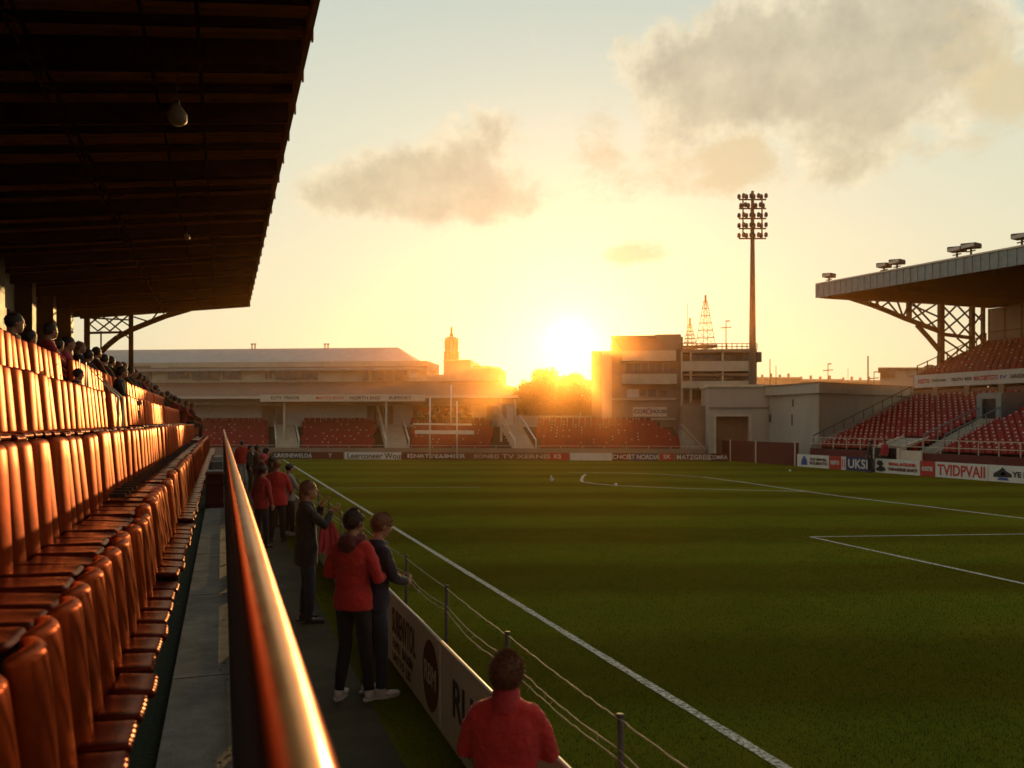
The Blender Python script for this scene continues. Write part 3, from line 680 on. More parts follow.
# ------------------------------------------------------------------ the far end: a line of buildings standing across the view
A0 = Vector((4.5, 61.8, 0)); B0 = Vector((31.8, 49.3, 0)); U = (B0 - A0).normalized(); NRM = Vector((-U.y, U.x, 0))
if NRM.y < 0: NRM = -NRM
def FP(px, py, off):                          # pixel ray met with the upright plane OFF metres behind the far boards
    r = ray(px, py); p0 = A0 + NRM * off; t = p0.dot(NRM) / Vector((r.x, r.y, 0)).dot(NRM)
    return Vector((r.x * t, r.y * t, EYE + r.z * t))
def L3(s, off, z): return A0 + U * s + NRM * off + Vector((0, 0, z))
def S(px, off): return (FP(px, 400, off) - A0).dot(U)
def Z(py, off, px=500): return FP(px, py, off).z
def fb(mb, x0, y0, x1, y1, off0, off1, toground=False):
    s0, s1 = S(x0, off0), S(x1, off0); z1 = Z(y0, off0, (x0 + x1) / 2); z0 = 0 if toground else Z(y1, off0, (x0 + x1) / 2)
    return mb.hexa([L3(s0, off0, z0), L3(s1, off0, z0), L3(s1, off1, z0), L3(s0, off1, z0), L3(s0, off0, z1), L3(s1, off0, z1), L3(s1, off1, z1), L3(s0, off1, z1)])
def fs_(name, rects, off0, off1, m, parent, toground=False):
    r = None
    for q in rects: mb = MB(); fb(mb, *q, off0, off1, toground); r = mb.build(name, m, parent)
    return r
# ---- low grandstand at the far end
fg = empty('grandstand', A0, label='long low grandstand at the far end with slate roof, brown canopy and red seats', cat='stadium stand')
fg.matrix_world = Matrix.Translation(A0)
def shift_tree(root):
    inv = Matrix.Translation(-root.location)
    for ch in root.children:
        ch.data.transform(inv)
        for g_ in ch.children: g_.data.transform(inv)
# terrace
mb = MB(); rows = 9
for i in range(rows):
    o0 = 1.1 + i * .52; z1 = .55 + i * .21
    mb.hexa([L3(-14, o0, 0), L3(S(690, o0) - i * .15, o0, 0), L3(S(690, o0) - i * .15, o0 + .518, 0), L3(-14, o0 + .518, 0), L3(-14, o0, z1), L3(S(690, o0) - i * .15, o0, z1), L3(S(690, o0) - i * .15, o0 + .518, z1), L3(-14, o0 + .518, z1)])
mb.build('terrace', M['concrete_dark'], fg)
mb = MB(); fb(mb, 100, 448, 705, 459, .85, .95, True); mb.build('front_wall', M['brownwall'], fg)
bo = 1.1 + rows * .52 + .05
fs_('back_wall', [(100, 396, 513, 430)], bo, bo + .3, M['white'], fg)
fs_('wall_pier', [(262, 401, 273, 429), (277, 401, 283, 429), (367, 403, 374, 425), (376, 403, 384, 425), (388, 403, 392, 425), (487, 404, 492, 425), (500, 404, 506, 425)], bo - .25, bo - .02, M['brownwall'], fg)
# box of spectators in the middle
fs_('recess', [(413, 404, 470, 432)], bo - .06, bo - .03, M['rust_roof'], fg)
# canopy: sloping brown roof from a thin pale front edge
o0, o1 = 2.6, bo + .6
def slope(xl, xr, yb, yt, oa, ob, th=.12, xl2=None, xr2=None):
    sa, sb = S(xl, oa), S(xr, oa); sa2, sb2 = S(xl2 or xl, ob), S(xr2 or xr, ob); za, zb = Z(yb, oa), Z(yt, ob)
    m_ = MB(); m_.hexa([L3(sa, oa, za - th), L3(sb, oa, za - th), L3(sb2, ob, zb - th), L3(sa2, ob, zb - th), L3(sa, oa, za), L3(sb, oa, za), L3(sb2, ob, zb), L3(sa2, ob, zb)]); return m_
slope(60, 516, 397, 381, o0, o1, .15, 60, 500).build('canopy', M['rust_roof'], fg)
fs_('canopy_edge', [(60, 396, 518, 398.5)], o0 - .1, o0 - .02, M['offwhite'], fg)
fs_('canopy_soffit', [(60, 399, 514, 405)], o0 + .5, o0 + .7, M['brownwall'], fg)
fs_('canopy_beam', [(180, 402.5, 512, 405.5)], o0 + .9, o0 + 1.1, M['cream'], fg)
mb = MB()
for px in (283, 385, 500, 514): fb(mb, px, 399, px + 2.2, 452, o0 + .1, o0 + .22)
mb.build('canopy_post', M['cream'], fg)
# sign on the canopy edge
sg = MB(); fb(sg, 260, 394.5, 425, 401.5, o0 - .2, o0 - .12); sgo = sg.build('canopy_sign', M['offwhite'], fg)
for (px, tx, m_) in ((285, 'CITY TRADE', 'blackink'), (330, 'MATCHDAY', 'redink'), (365, 'NORTH END', 'brownink'), (400, 'SUPPORT', 'blackink')):
    p = FP(px, 398, o0 - .21); text_on(tx, .30, p - A0 * 0, U, (0, 0, 1), M[m_], fg, 'sign_lettering', sx=1.3, bold=.004)
# upper storey and slate roof
uo = bo + .6
fs_('upper_wall', [(60, 362, 427, 384)], uo, uo + 5, M['cream'], fg)
wr = [(128, 366, 151, 380), (168, 367, 189, 379), (191, 367, 219, 380), (222, 368, 241, 379), (265, 369, 271, 379), (275, 367, 317, 380), (362, 369, 369, 381), (372, 369, 395, 381), (396, 369, 407, 381)]
for q in wr:
    mb = MB(); fb(mb, *q, uo - .08, uo - .02); wdw = mb.build('window', M['brownwall'], fg)
    x0, y0_, x1, y1_ = q; n = max(1, int((x1 - x0) / 8))
    for j in range(n):
        mb = MB(); a = x0 + 1 + (x1 - x0 - 1) * j / n; fb(mb, a, y0_ + 1.2, a + (x1 - x0 - 1) / n - 1, y1_ - 1, uo - .11, uo - .085); pn = mb.build('pane', M['glass_dark'], wdw)
mb = MB(); fb(mb, 409, 370, 417, 378, uo - .12, uo - .03); mb.build('white_sign', M['white'], fg)
so_, sm = uo - .5, uo + 3.2
slope(60, 426, 368, 346.5, so_, sm, .12, 60, 398).build('slate_roof', M['slate'], fg)
mb = MB(); mb.add([L3(S(426, so_), so_, Z(368, so_)), L3(S(426, so_), uo + 5.4, Z(368, so_)), L3(S(398, sm), sm, Z(346.5, sm)), L3(S(398, sm), sm + .3, Z(346.5, sm))], [(0, 1, 3, 2)]); mb.build('hip_roof', M['slate'], fg)
fs_('gutter', [(60, 367, 427, 368.7)], so_ - .12, so_ - .02, M['brownwall'], fg)
for px in (252, 255, 325, 328): MB().tube([FP(px, 349, sm), FP(px, 344, sm)], .05, 6).bar(FP(px - 1.3, 344, sm), FP(px + 1.3, 344, sm), .08).build('roof_vent', M['mast'], fg)
# stairways up through the seats with pale hand rails
for (xb0, xb1, xt0, xt1) in ((276, 299, 274, 294), (386, 409, 379, 402), (515, 536, 498, 520)):
    mb = MB()
    for i in range(rows * 2):
        f0 = i / (rows * 2); o_ = 1.08 + i * .26; zz = .45 + i * .105 + .17
        xa = xb0 + (xt0 - xb0) * f0; xb = xb1 + (xt1 - xb1) * f0
        sa, sb = S(xa, o_), S(xb, o_)
        mb.hexa([L3(sa, o_, 0), L3(sb, o_, 0), L3(sb, o_ + .258, 0), L3(sa, o_ + .258, 0), L3(sa, o_, zz), L3(sb, o_, zz), L3(sb, o_ + .258, zz), L3(sa, o_ + .258, zz)])
    mb.build('stairway', M['cream'], fg)
    mb = MB()
    for (xa, xb) in ((xb0, xt0), (xb1, xt1)):
        a = L3(S(xa, 1.1), 1.1, 1.35); b = L3(S(xb, 5.6), 5.6, 3.1); mb.bar(a, b, .09); mb.bar(a - Vector((0, 0, .9)), a, .07); mb.bar(b - Vector((0, 0, .9)), b, .07)
    mb.build('stair_rail', M['white'], fg)
# small pale diagonal props under the canopy
mb = MB()
for (x0, y0_, x1, y1_) in ((377, 405, 389, 450), (498, 407, 519, 452)): mb.bar(FP(x0, y0_, 4.0), FP(x1, y1_, 1.4), .12)
mb.build('diagonal_prop', M['cream'], fg)
# guard rail in front of the far seats
mb = MB(); 
for h in (.75, .95): mb.bar(L3(-14, .9, h), L3(S(705, .9), .9, h), .035)
s = -14
while s < S(705, .9): mb.bar(L3(s, .9, .5), L3(s, .9, .97), .035); s += 1.5
mb.build('guard_rail', M['cream'], fg)
shift_tree(fg)
# seats of the far stand: small shells
def shell(mb, p, ux, uy, s=1.0, tabw=True):
    # p base centre, ux = sideways, uy = direction the seat faces
    z = Vector((0, 0, 1)); w_ = .21 * s
    def P(a, b, c): return p + ux * a + uy * b + z * c
    mb.mi = 0
    mb.hexa([P(-w_, -.05, .34 * s), P(w_, -.05, .34 * s), P(w_, 0.0, .34 * s), P(-w_, 0.0, .34 * s), P(-w_ * .85, -.12, .78 * s), P(w_ * .85, -.12, .78 * s), P(w_ * .85, -.07, .79 * s), P(-w_ * .85, -.07, .79 * s)])
    mb.hexa([P(-w_, 0, .34 * s), P(w_, 0, .34 * s), P(w_ * .9, .34, .36 * s), P(-w_ * .9, .34, .36 * s), P(-w_, 0, .39 * s), P(w_, 0, .39 * s), P(w_ * .9, .34, .41 * s), P(-w_ * .9, .34, .41 * s)])
    if tabw:
        mb.mi = 1; mb.hexa([P(-.05, -.055, .68 * s), P(.05, -.055, .68 * s), P(.05, -.035, .68 * s), P(-.05, -.035, .68 * s), P(-.05, -.07, .75 * s), P(.05, -.07, .75 * s), P(.05, -.05, .75 * s), P(-.05, -.05, .75 * s)]); mb.mi = 0  # small pale block near the top of the seat back
gaps = [(270, 302), (377, 411), (495, 537)]
mb = MB()
for i in range(rows):
    o_ = 1.1 + i * .52 + .12; s = -13.5; f0 = i / rows
    send = S(690, o_) - i * .35
    while s < send:
        p = L3(s, o_ + .15, .55 + i * .21 - .1); 
        px = 512 + FPX * (p.x * CS - p.y * SN) / depth_of(p.x, p.y)
        if not any(a - 3 < px < b + 1 for a, b in gaps): shell(mb, p + Vector((0, 0, random.uniform(-.01, .01))), U, -NRM, 1.0, random.random() < .25)
        s += .44
M['pale_tab'] = mat('seat_pale_tab', (.62, .5, .45), .5)
tag(mb.build('stand_seats', [M['farseat'], M['pale_tab']]), 'rows of small red seats in the far end stand', 'stadium seats', kind='stuff')
# ---- far advertising boards
def far_board(x0, x1, y0, y1, base, texts, label, off=0.0):
    b = empty('advertising_board', FP((x0 + x1) / 2, 459, off).xy.to_3d(), label=label, cat='advertising board', group='advertising boards along the far end')
    s0, s1 = S(x0, off), S(x1, off); m_ = MB()
    m_.hexa([L3(s0, off, 0.0), L3(s1, off, 0.0), L3(s1, off + .06, 0.0), L3(s0, off + .06, 0.0), L3(s0, off, .5), L3(s1, off, .5), L3(s1, off + .06, .5), L3(s0, off + .06, .5)])
    m_.build('panel', M[base], b)
    for (fx, tx, sz, mm) in texts:
        p = L3(s0 + (s1 - s0) * fx, off - .01, .25); wd = (s1 - s0) * (.94 - abs(fx - .5) * 1.5 if len(tx) > 3 else 0); text_on(tx, sz, p, U, (0, 0, 1), M[mm], b, sx=1.15, bold=.006, fit=(min(wd, len(tx) * .30), sz * .85) if len(tx) > 3 else None)
    inv = Matrix.Translation(-b.location)
    for c in b.children: c.data.transform(inv)
FB = [(240, 271, 'redwall', [(.7, 'FC', .4, 'white')], 'dark board with white letters FC at the left end of the far boards'),
      (272, 310, 'blackink', [(.12, 'U', .4, 'white'), (.6, 'ARSNEWELDA', .34, 'white')], 'dark board with a white emblem and small white lettering, below the left stairway'),
      (311, 343, 'redwall', [(.6, 'T', .36, 'white')], 'dark red board with one white letter T'),
      (344.5, 401, 'white', [(.55, 'Leerconeer Wour', .48, 'blackink')], 'long white board with dark script lettering at the far end'),
      (402, 463, 'redwall', [(.13, '11', .45, 'white'), (.42, 'CNRTEVAS', .3, 'white'), (.8, 'LUMIER', .34, 'white')], 'dark red board with number 11 and white words under the goal frame'),
      (464, 545, 'terracotta', [(.25, 'BONR', .3, 'cream'), (.7, '10 TV XERNIS', .34, 'cream')], 'brown-red board with pale lettering 10 TV XERNIS'),
      (546, 569, 'redboard', [(.5, 'KS', .4, 'white')], 'short red board with white letters KS left of the blank white board'),
      (570, 612, 'white', [], 'blank cream board in the middle of the far end'),
      (613, 629, 'redwall', [(.5, 'CNCE', .34, 'white')], 'short dark board with pale letters CNCE'),
      (630, 658, 'navy', [(.5, 'ST NORDIA', .38, 'white')], 'blue board with white lettering ST NORDIA'),
      (660, 674, 'redboard', [(.5, 'SK', .4, 'white')], 'short red board with white letters SK'),
      (675, 709, 'terracotta', [(.55, 'MATZGREIL', .38, 'white')], 'brown-red board with bold white lettering MATZGREIL'),
      (710, 727, 'redwall', [(.5, 'COMRA', .32, 'white')], 'dark red board with lettering COMRA at the right end of the far boards')]
for (a, b, c, t, l) in FB: far_board(a, b, 0, 0, c, t, l)
# ---- white frame of posts and crossbars behind the boards
gf = empty('goal_frame', FP(443, 459, -1.2).xy.to_3d(), label='white frame of upright posts and crossbars in front of the far stand', cat='goal posts')
o = -.5
mb = MB()
for (x0, y0_, x1, y1_, w_) in ((430, 398, 430, 458.5, .11), (457, 401, 457, 458.5, .11), (451, 385, 451, 424, .12)):
    MB().tube([FP(x0, y0_, o) - gf.location, FP(x1, y1_, o) - gf.location], w_ / 2, 8).build('upright_post', M['white'], gf, True)
for (x0, x1, y_, h) in ((413, 472, 424, .12), (415, 474, 432, .26)):
    MB().bar(FP(x0, y_, o + .1) - gf.location, FP(x1, y_ + .5, o + .1) - gf.location, .1, h).build('crossbar', M['white'], gf)
# ---- round turret house
th = empty('turret_building', FP(470, 385, bo + 2).xy.to_3d(), label='pale block building with a round domed turret above the far stand', cat='building')
to = bo + .5
fs_('main_block', [(443.5, 360, 470.5, 383)], to, to + 5, M['cream'], th, True)
fs_('side_block', [(470.6, 368, 499, 383)], to + .01, to + 5, M['cream'], th, True)
fs_('parapet', [(443, 359.6, 471, 361), (471.2, 367, 499.6, 368.6)], to - .08, to - .01, M['offwhite'], th)
fs_('low_wall', [(424, 374.5, 443, 383)], to + .3, to + .8, M['greywall'], th)
fs_('eaves', [(438, 381, 500, 383.5)], to - .3, to - .09, M['rust_roof'], th)
fs_('lower_storey', [(440, 383.6, 497, 396)], to + .2, to + 5, M['terracotta'], th)
c = FP(451.5, 359, to + 1.6); k = depth_of(c.x, c.y) / FPX; R_ = 6.9 * k; hz_ = lambda py: EYE + (422 - py) * k
mb = MB(); mb.loft([(c.x, c.y, hz_(361), R_ * .94, R_ * .94), (c.x, c.y, hz_(352), R_ * .94, R_ * .94), (c.x, c.y, hz_(351.5), R_ * 1.03, R_ * 1.03), (c.x, c.y, hz_(350), R_ * 1.03, R_ * 1.03), (c.x, c.y, hz_(349.8), R_ * .97, R_ * .97), (c.x, c.y, hz_(340.5), R_ * .98, R_ * .98), (c.x, c.y, hz_(339), R_ * 1.05, R_ * 1.05), (c.x, c.y, hz_(338), R_ * .9, R_ * .9), (c.x, c.y, hz_(336.6), R_ * .5, R_ * .5), (c.x, c.y, hz_(336.3), R_ * .1, R_ * .1)], 24)
tu = mb.build('turret', M['cream'], th)
mb = MB()
for a in range(12):
    an = a * PI / 6; q = Vector((c.x + math.cos(an) * R_ * .97, c.y + math.sin(an) * R_ * .97, 0)); mb.bar(q + Vector((0, 0, hz_(360.5))), q + Vector((0, 0, hz_(352))), .14)
    mb.bar(q + Vector((0, 0, hz_(349.5))), q + Vector((0, 0, hz_(341))), .08)
mb.build('pilaster', M['brownwall'], th)
mb = MB(); mb.loft([(c.x, c.y, hz_(337), .12, .12), (c.x, c.y, hz_(334.5), .16, .16), (c.x, c.y, hz_(333), .08, .08), (c.x, c.y, hz_(330), .1, .1), (c.x, c.y, hz_(326.5), .05, .05)], 10); mb.build('finial', M['terracotta'], th, True)
mb = MB(); fb(mb, 473, 366, 492, 367.2, to + .6, to + .7); fb(mb, 434, 371, 435.2, 374.5, to + .5, to + .6); fb(mb, 433, 371, 436, 371.8, to + .5, to + .6); mb.build('roof_rail', M['terracotta'], th)
inv = Matrix.Translation(-th.location)
for ch in th.children: ch.data.transform(inv)
# ---- boundary wall under the trees
bw = MB(); fb(bw, 514, 417, 625, 432, 8.4, 8.7, True); fb(bw, 514, 415.6, 625, 417.2, 8.3, 8.8); tag(bw.build('boundary_wall', M['cream']), 'low pale wall between the far seats and the trees', 'wall')
# ---- apartment block with the long windows, beside the sun
ab = empty('office_building', FP(670, 440, 7).xy.to_3d(), label='brown five storey block with ribbon windows and open balconies beside the low sun', cat='building')
bo2 = 6.0
fs_('main_wall', [(612, 337, 683, 455)], bo2, bo2 + 7, M['brownwall'], ab, True)
fs_('stair_tower', [(591.5, 351, 612, 455)], bo2 + .5, bo2 + 6, M['brownwall'], ab, True)
fs_('pale_pilaster', [(602, 352, 614, 428)], bo2 + .28, bo2 + .48, M['cream'], ab)
fs_('roof_cap', [(611, 335.6, 656, 338)], bo2 - .2, bo2 - .01, M['rust_roof'], ab)
fs_('roof_house', [(655.5, 334.3, 681, 350)], bo2 - .15, bo2 + 4, M['brownwall'], ab)
# sloped tile face between roof and top storey
m_ = MB(); a, b, c_, d_ = FP(615, 338, bo2 - .1), FP(656, 338, bo2 - .1), FP(669, 350, bo2 - .7), FP(622, 350, bo2 - .7); m_.add([a, b, c_, d_], [(0, 3, 2, 1)]); m_.build('tiled_slope', M['rust_roof'], ab)
fs_('floor_band', [(622, 350.5, 676, 361), (622, 374, 677, 384)], bo2 - .9, bo2 - .02, M['cream'], ab)
fs_('floor_band', [(612, 398, 676, 400), (625, 418, 676, 420)], bo2 - .25, bo2 - .02, M['cream'], ab)
def windows(rects, off, par, cols=3):
    for (x0, y0_, x1, y1_) in rects:
        m1 = MB(); fb(m1, x0, y0_, x1, y1_, off - .06, off - .015); w1 = m1.build('window', M['rust_roof'], par)
        for j in range(cols):
            m2 = MB(); a = x0 + .5 + (x1 - x0 - .5) * j / cols; fb(m2, a, y0_ + .8, a + (x1 - x0) / cols - .6, y1_ - .7, off - .09, off - .065); m2.build('pane', M['glass_dark'], w1)
windows([(626, 362.5, 671, 373)], bo2, ab, 6)
windows([(640, 389, 646, 396), (648, 389, 656, 397), (660, 390, 667, 397)], bo2, ab, 1)
windows([(632, 422, 642, 427), (646, 422, 660, 427)], bo2, ab, 2)
fs_('white_panel', [(627, 389, 639, 397.5)], bo2 - .1, bo2 - .02, M['white'], ab)
sgn = MB(); fb(sgn, 633, 407, 667, 416.5, bo2 - .2, bo2 - .05); sg_ = sgn.build('wall_sign', M['offwhite'], ab)
for (px, tx, mm, sz) in ((640, 'COR', 'blackink', .42), (649, 'O', 'redink', .6), (659, 'HOUSE', 'blackink', .36)):
    text_on(tx, sz, FP(px, 411.7, bo2 - .22), U, (0, 0, 1), M[mm], ab, 'sign_lettering', bold=.01)
# balcony wing
bo3 = 5.2
fs_('wing_back', [(681, 350, 757, 455)], bo3 + 1.6, bo3 + 6, M['brownwall'], ab, True)
for (y0_, y1_) in ((349, 352), (361, 371), (374, 375.5), (381, 388), (403, 406), (420, 423)):
    fs_('balcony_slab', [(682, y0_, 757 if y0_ < 385 else 712, y1_)], bo3, bo3 + 1.59, M['cream'] if y1_ - y0_ > 5 else M['brownwall'], ab)
mb = MB()
for px in (681, 690, 722, 755):
    fb(mb, px, 352, px + 1.8, 388 if px > 700 else 445, bo3 + .02, bo3 + .2)
mb.build('balcony_post', M['cream'], ab)
windows([(692, 353.5, 720, 360.5), (726, 353.5, 753, 360.5), (692, 376.5, 720, 380.5), (726, 376.5, 753, 380.5), (684, 390, 689, 400), (692, 390, 702, 400)], bo3 + 1.6, ab, 3)
mb = MB()
for y_ in (343.5, 346.5): mb.bar(FP(682, y_, bo3 + .5), FP(757, y_, bo3 + .5), .05)
for px in range(682, 758, 5): mb.bar(FP(px, 343.3, bo3 + .5), FP(px, 349.5, bo3 + .5), .045)
mb.build('roof_railing', M['terracotta'], ab)
mb = MB(); s0 = FP(686, 432, bo3); 
for k in range(9):
    fb(mb, 681 + k * 2.6, 430 + k * 2.6, 684 + k * 2.6, 459, .9, 2.4, True)
mb.build('outside_stair', M['concrete'], ab)
mb = MB(); mb.bar(FP(681, 424, .85), FP(706, 450, .85), .06); mb.build('stair_rail', M['cream'], ab)
fs_('low_wing', [(683, 406, 712, 459)], 2.5, 5.1, M['brownwall'], ab, True)
inv = Matrix.Translation(-ab.location)
for ch in ab.children:
    ch.data.transform(inv)
    for g_ in ch.children: g_.data.transform(inv)
# ---- gate house with the dark door
gh = empty('gate_house', FP(740, 459, 1).xy.to_3d(), label='grey block with a tall dark door left of the red hoarding', cat='building')
mb = MB(); fb(mb, 709, 386, 716, 459, .5, 5, True); fb(mb, 749, 386, 770, 459, .5, 5, True); fb(mb, 716.1, 386, 748.9, 416.5, .5, 5); mb.build('wall', M['greywall'], gh)
fs_('coping', [(708, 384.3, 773, 387)], .38, 5.05, M['offwhite'], gh)
fs_('string_course', [(709, 407, 772, 408.2)], .42, .49, M['brownwall'], gh)
fs_('door', [(716.2, 416.6, 748.8, 459)], 1.2, 1.3, M['rust_roof'], gh, True)
fs_('door_surround', [(713.5, 414.5, 716.2, 459), (748.8, 414.5, 751.5, 459), (716.3, 414.5, 748.7, 416.4)], .42, .49, M['cream'], gh)
fs_('side_door', [(756, 427, 765.5, 459)], .43, .49, M['greywall'], gh, True)
fs_('drain_pipe', [(770, 385, 771.4, 452)], .36, .46, M['mast'], gh)
mb = MB(); fb(mb, 751.5, 458, 753.5, 459.2, -.2, -.1); shift_tree(gh)
# ---- long shed behind, with flat cornice
sh = empty('warehouse', (34, 45, 0), label='long windowless pale grey warehouse with a flat cornice beside the right stand', cat='building')
def PL(px, py, q):                            # vertical plane through two ground points
    (ax, ay), (bx, by) = q; r = ray(px, py); d = Vector((bx - ax, by - ay)); n = Vector((-d.y, d.x)); t = n.dot(Vector((ax, ay))) / n.dot(Vector((r.x, r.y)))
    return Vector((r.x * t, r.y * t, EYE + r.z * t))
c0 = G(768, 459); c1 = G(820, 459.5); 
p0 = FP(768, 440, .6); r1 = ray(819, 440); p1 = Vector((r1.x * 51.5 / (r1.x * SN + r1.y * CS), r1.y * 51.5 / (r1.x * SN + r1.y * CS), 0)); r2 = ray(915, 440); kk = 58.5 / (r2.x * SN + r2.y * CS); p2 = Vector((r2.x * kk, r2.y * kk, 0))
p0.z = 0
def prism(pts, z0, z1, push=0.0):
    m_ = MB(); n = len(pts); ctr = sum(pts, Vector()) / n
    ps = [p + (p - ctr).normalized() * push for p in pts]
    m_.add([(p.x, p.y, z0) for p in ps] + [(p.x, p.y, z1) for p in ps], [tuple(range(n))[::-1], tuple(range(n, 2 * n))] + [(i, (i + 1) % n, n + (i + 1) % n, n + i) for i in range(n)]); return m_
kz = lambda py, p: EYE + (422 - py) * depth_of(p.x, p.y) / FPX
back = [p2 + Vector((3, 9, 0)), p0 + Vector((4, 9, 0))]
ztop = kz(383, p1)
prism([p0, p1, p2] + back, 0, kz(393, p1)).build('wall', M['greywall'], sh)
prism([p0, p1, p2] + back, kz(393, p1) + .002, ztop, .32).build('cornice', M['greywall'], sh)
prism([p0, p1, p2] + back, ztop + .002, ztop + .06, .42).build('roof_edge', M['brownwall'], sh)
mb = MB(); mb.bar(p1 + Vector((.0, -.06, 0)), p1 + Vector((.0, -.06, kz(394, p1))), .1)
mb.build('corner_pipe', M['brownwall'], sh)
d01 = (p1 - p0).normalized(); n01 = Vector((d01.y, -d01.x, 0))
if n01.y > 0: n01 = -n01
mb = MB()
for (f, py, hh, ww) in ((.52, 404, .45, .18), (.5, 420, .7, .14), (.06, 418, .5, .3)):
    q = p0.lerp(p1, f) + n01 * .03; q.z = kz(py, p0); MB().bar(q - Vector((0, 0, hh / 2)), q + Vector((0, 0, hh / 2)), ww, .1).build('wall_box', M['mast'], sh)
shift_tree(sh)
# stepped rail climbing the warehouse side along the seats
# ---- dark red hoarding between the far end and the right stand
hw = MB(); ha = G(735, 461.5); hb = G(797, 466.5)
q0 = Vector((32.3, 50.6, 0)); q1 = Vector((32.3, 42.4, 0)); hw.bar(q0 + Vector((0, 0, .68)), q1 + Vector((0, 0, .68)), .1, 1.36)
ho = hw.build('hoarding', M['redwall']); tag(ho, 'dark red hoarding wall left of the right hand stand', 'wall')
for t in (.15, .5, .98):
    MB().bar(q0.lerp(q1, t) + Vector((-.09, 0, 0)), q0.lerp(q1, t) + Vector((-.09, 0, 1.42)), .06).build('hoarding_post', M['offwhite'], ho)
# ------------------------------------------------------------------ right-hand stand
RX = 32.0; RY0, RY1 = 15.0, 42.3
rs = empty('covered_stand', (33, 42, 0), label='two tier stand on the right with red seats, steel truss and deep grey roof', cat='stadium stand')
def addp(name, mb, m, **k): return mb.build(name, m, rs, **k)
NL = 18; x0_, z0_ = 33.5, .95; RUN = .405; RISE = .168
mb = MB()
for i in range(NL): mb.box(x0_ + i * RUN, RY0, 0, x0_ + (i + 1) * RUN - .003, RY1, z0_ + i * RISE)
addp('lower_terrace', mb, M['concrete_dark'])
lxt = x0_ + NL * RUN; lzt = z0_ + NL * RISE
mb = MB(); mb.box(33.0, RY0, 0, 33.2, RY1 - .1, 1.05); addp('front_wall', mb, M['redwall'])
mb = MB()
for h in (1.35, 1.7): mb.bar((33.1, RY0, h), (33.1, RY1, h), .04)
y = RY0
while y < RY1: mb.bar((33.1, y, 1.0), (33.1, y, 1.72), .04); y += 1.1
addp('guard_rail', mb, M['cream'])
# vertical pale posts on the front wall
mb = MB(); mb.box(lxt, RY0, lzt - .2, lxt + .3, RY1, 4.55); addp('concourse_wall', mb, M['rust_roof'])
y = RY0
while y < RY1: addp('concourse_pier', MB().box(lxt - .12, y, lzt - .2, lxt - .01, y + .35, 4.7), M['brownwall']); y += 2.3
mb = MB(); mb.box(40.85, RY0, 4.72, 41.0, RY1, 5.5); addp('tier_front', mb, M['white'])
def ban_y(px): r = ray(px, 380); return 40.84 * r.y / r.x
for (xa, xb, tx, mm, hh) in ((918, 929.5, 'RESTIS', 'redink', .26), (932, 946, 'Dallynenan', 'greenink', .24), (951, 962.5, 'TRUTH', 'blackink', .2), (964.5, 971.5, 'NASON', 'blackink', .2), (974, 998, 'MACOBRTGTO', 'redink', .28), (1000, 1007, 'IV', 'blueink', .2), (1010, 1027, 'AARADIAN', 'blackink', .24), (1035, 1060, 'CLUB RADIO', 'redink', .26)):
    ya_, yb_ = ban_y(xa), ban_y(xb); text_on(tx, .4, (40.84, (ya_ + yb_) / 2, 5.1), (0, -1, 0), (0, 0, 1), M[mm], rs, 'banner_lettering', bold=.012, fit=(ya_ - yb_, hh))
mb = MB(); NU = 10
for i in range(NU): mb.box(41.02 + i * .56, RY0, 4.9, 41.02 + (i + 1) * .56 - .003, RY1, 5.3 + i * .22)
mb.box(40.9, RY0, 4.66, 41.5, RY1, 4.71)
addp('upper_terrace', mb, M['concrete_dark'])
mb = MB(); mb.box(46.9, RY0, 0, 47.2, RY1, 9.9); addp('back_wall', mb, M['cream'])
mb = MB(); y = RY1
while y > RY0: mb.box(46.84, y - .06, 7.2, 46.89, y, 9.9); y -= 1.2
mb.box(46.83, RY0, 8.35, 46.89, RY1, 8.42); addp('wall_batten', mb, M['brownwall'])
# gable of the stand
mb = MB(); mb.add([(33.2, RY1 + .05, 0), (33.2, RY1 + .05, 1.25), (40.8, RY1 + .05, 4.4), (40.8, RY1 + .05, 0)], [(0, 1, 2, 3)]); mb.add([(40.85, RY1 + .06, 0), (40.85, RY1 + .06, 5.45), (46.9, RY1 + .06, 7.9), (46.9, RY1 + .06, 0)], [(0, 1, 2, 3)]); addp('end_wall', mb, M['greywall'])
mb = MB()
for i in range(11):
    t = i / 10; a = Vector((33.4 + 7.3 * t, RY1 + .1, 1.3 + 3.0 * t)); mb.bar(a, a + Vector((0, 0, .55)), .035)
    if i < 10: b = Vector((33.4 + 7.3 * (i + 1) / 10, RY1 + .1, 1.3 + 3.0 * (i + 1) / 10)); mb.bar(a + Vector((0, 0, .5)), b + Vector((0, 0, .5)), .05)
for i in range(8):
    t = i / 7; a = Vector((41.2 + 5.6 * t, RY1 + .1, 5.6 + 2.2 * t)); mb.bar(a, a + Vector((0, 0, .55)), .05)
    if i < 7: b = Vector((41.2 + 5.6 * (i + 1) / 7, RY1 + .1, 5.6 + 2.2 * (i + 1) / 7)); mb.bar(a + Vector((0, 0, .5)), b + Vector((0, 0, .5)), .05)
addp('end_rail', mb, M['mast'])
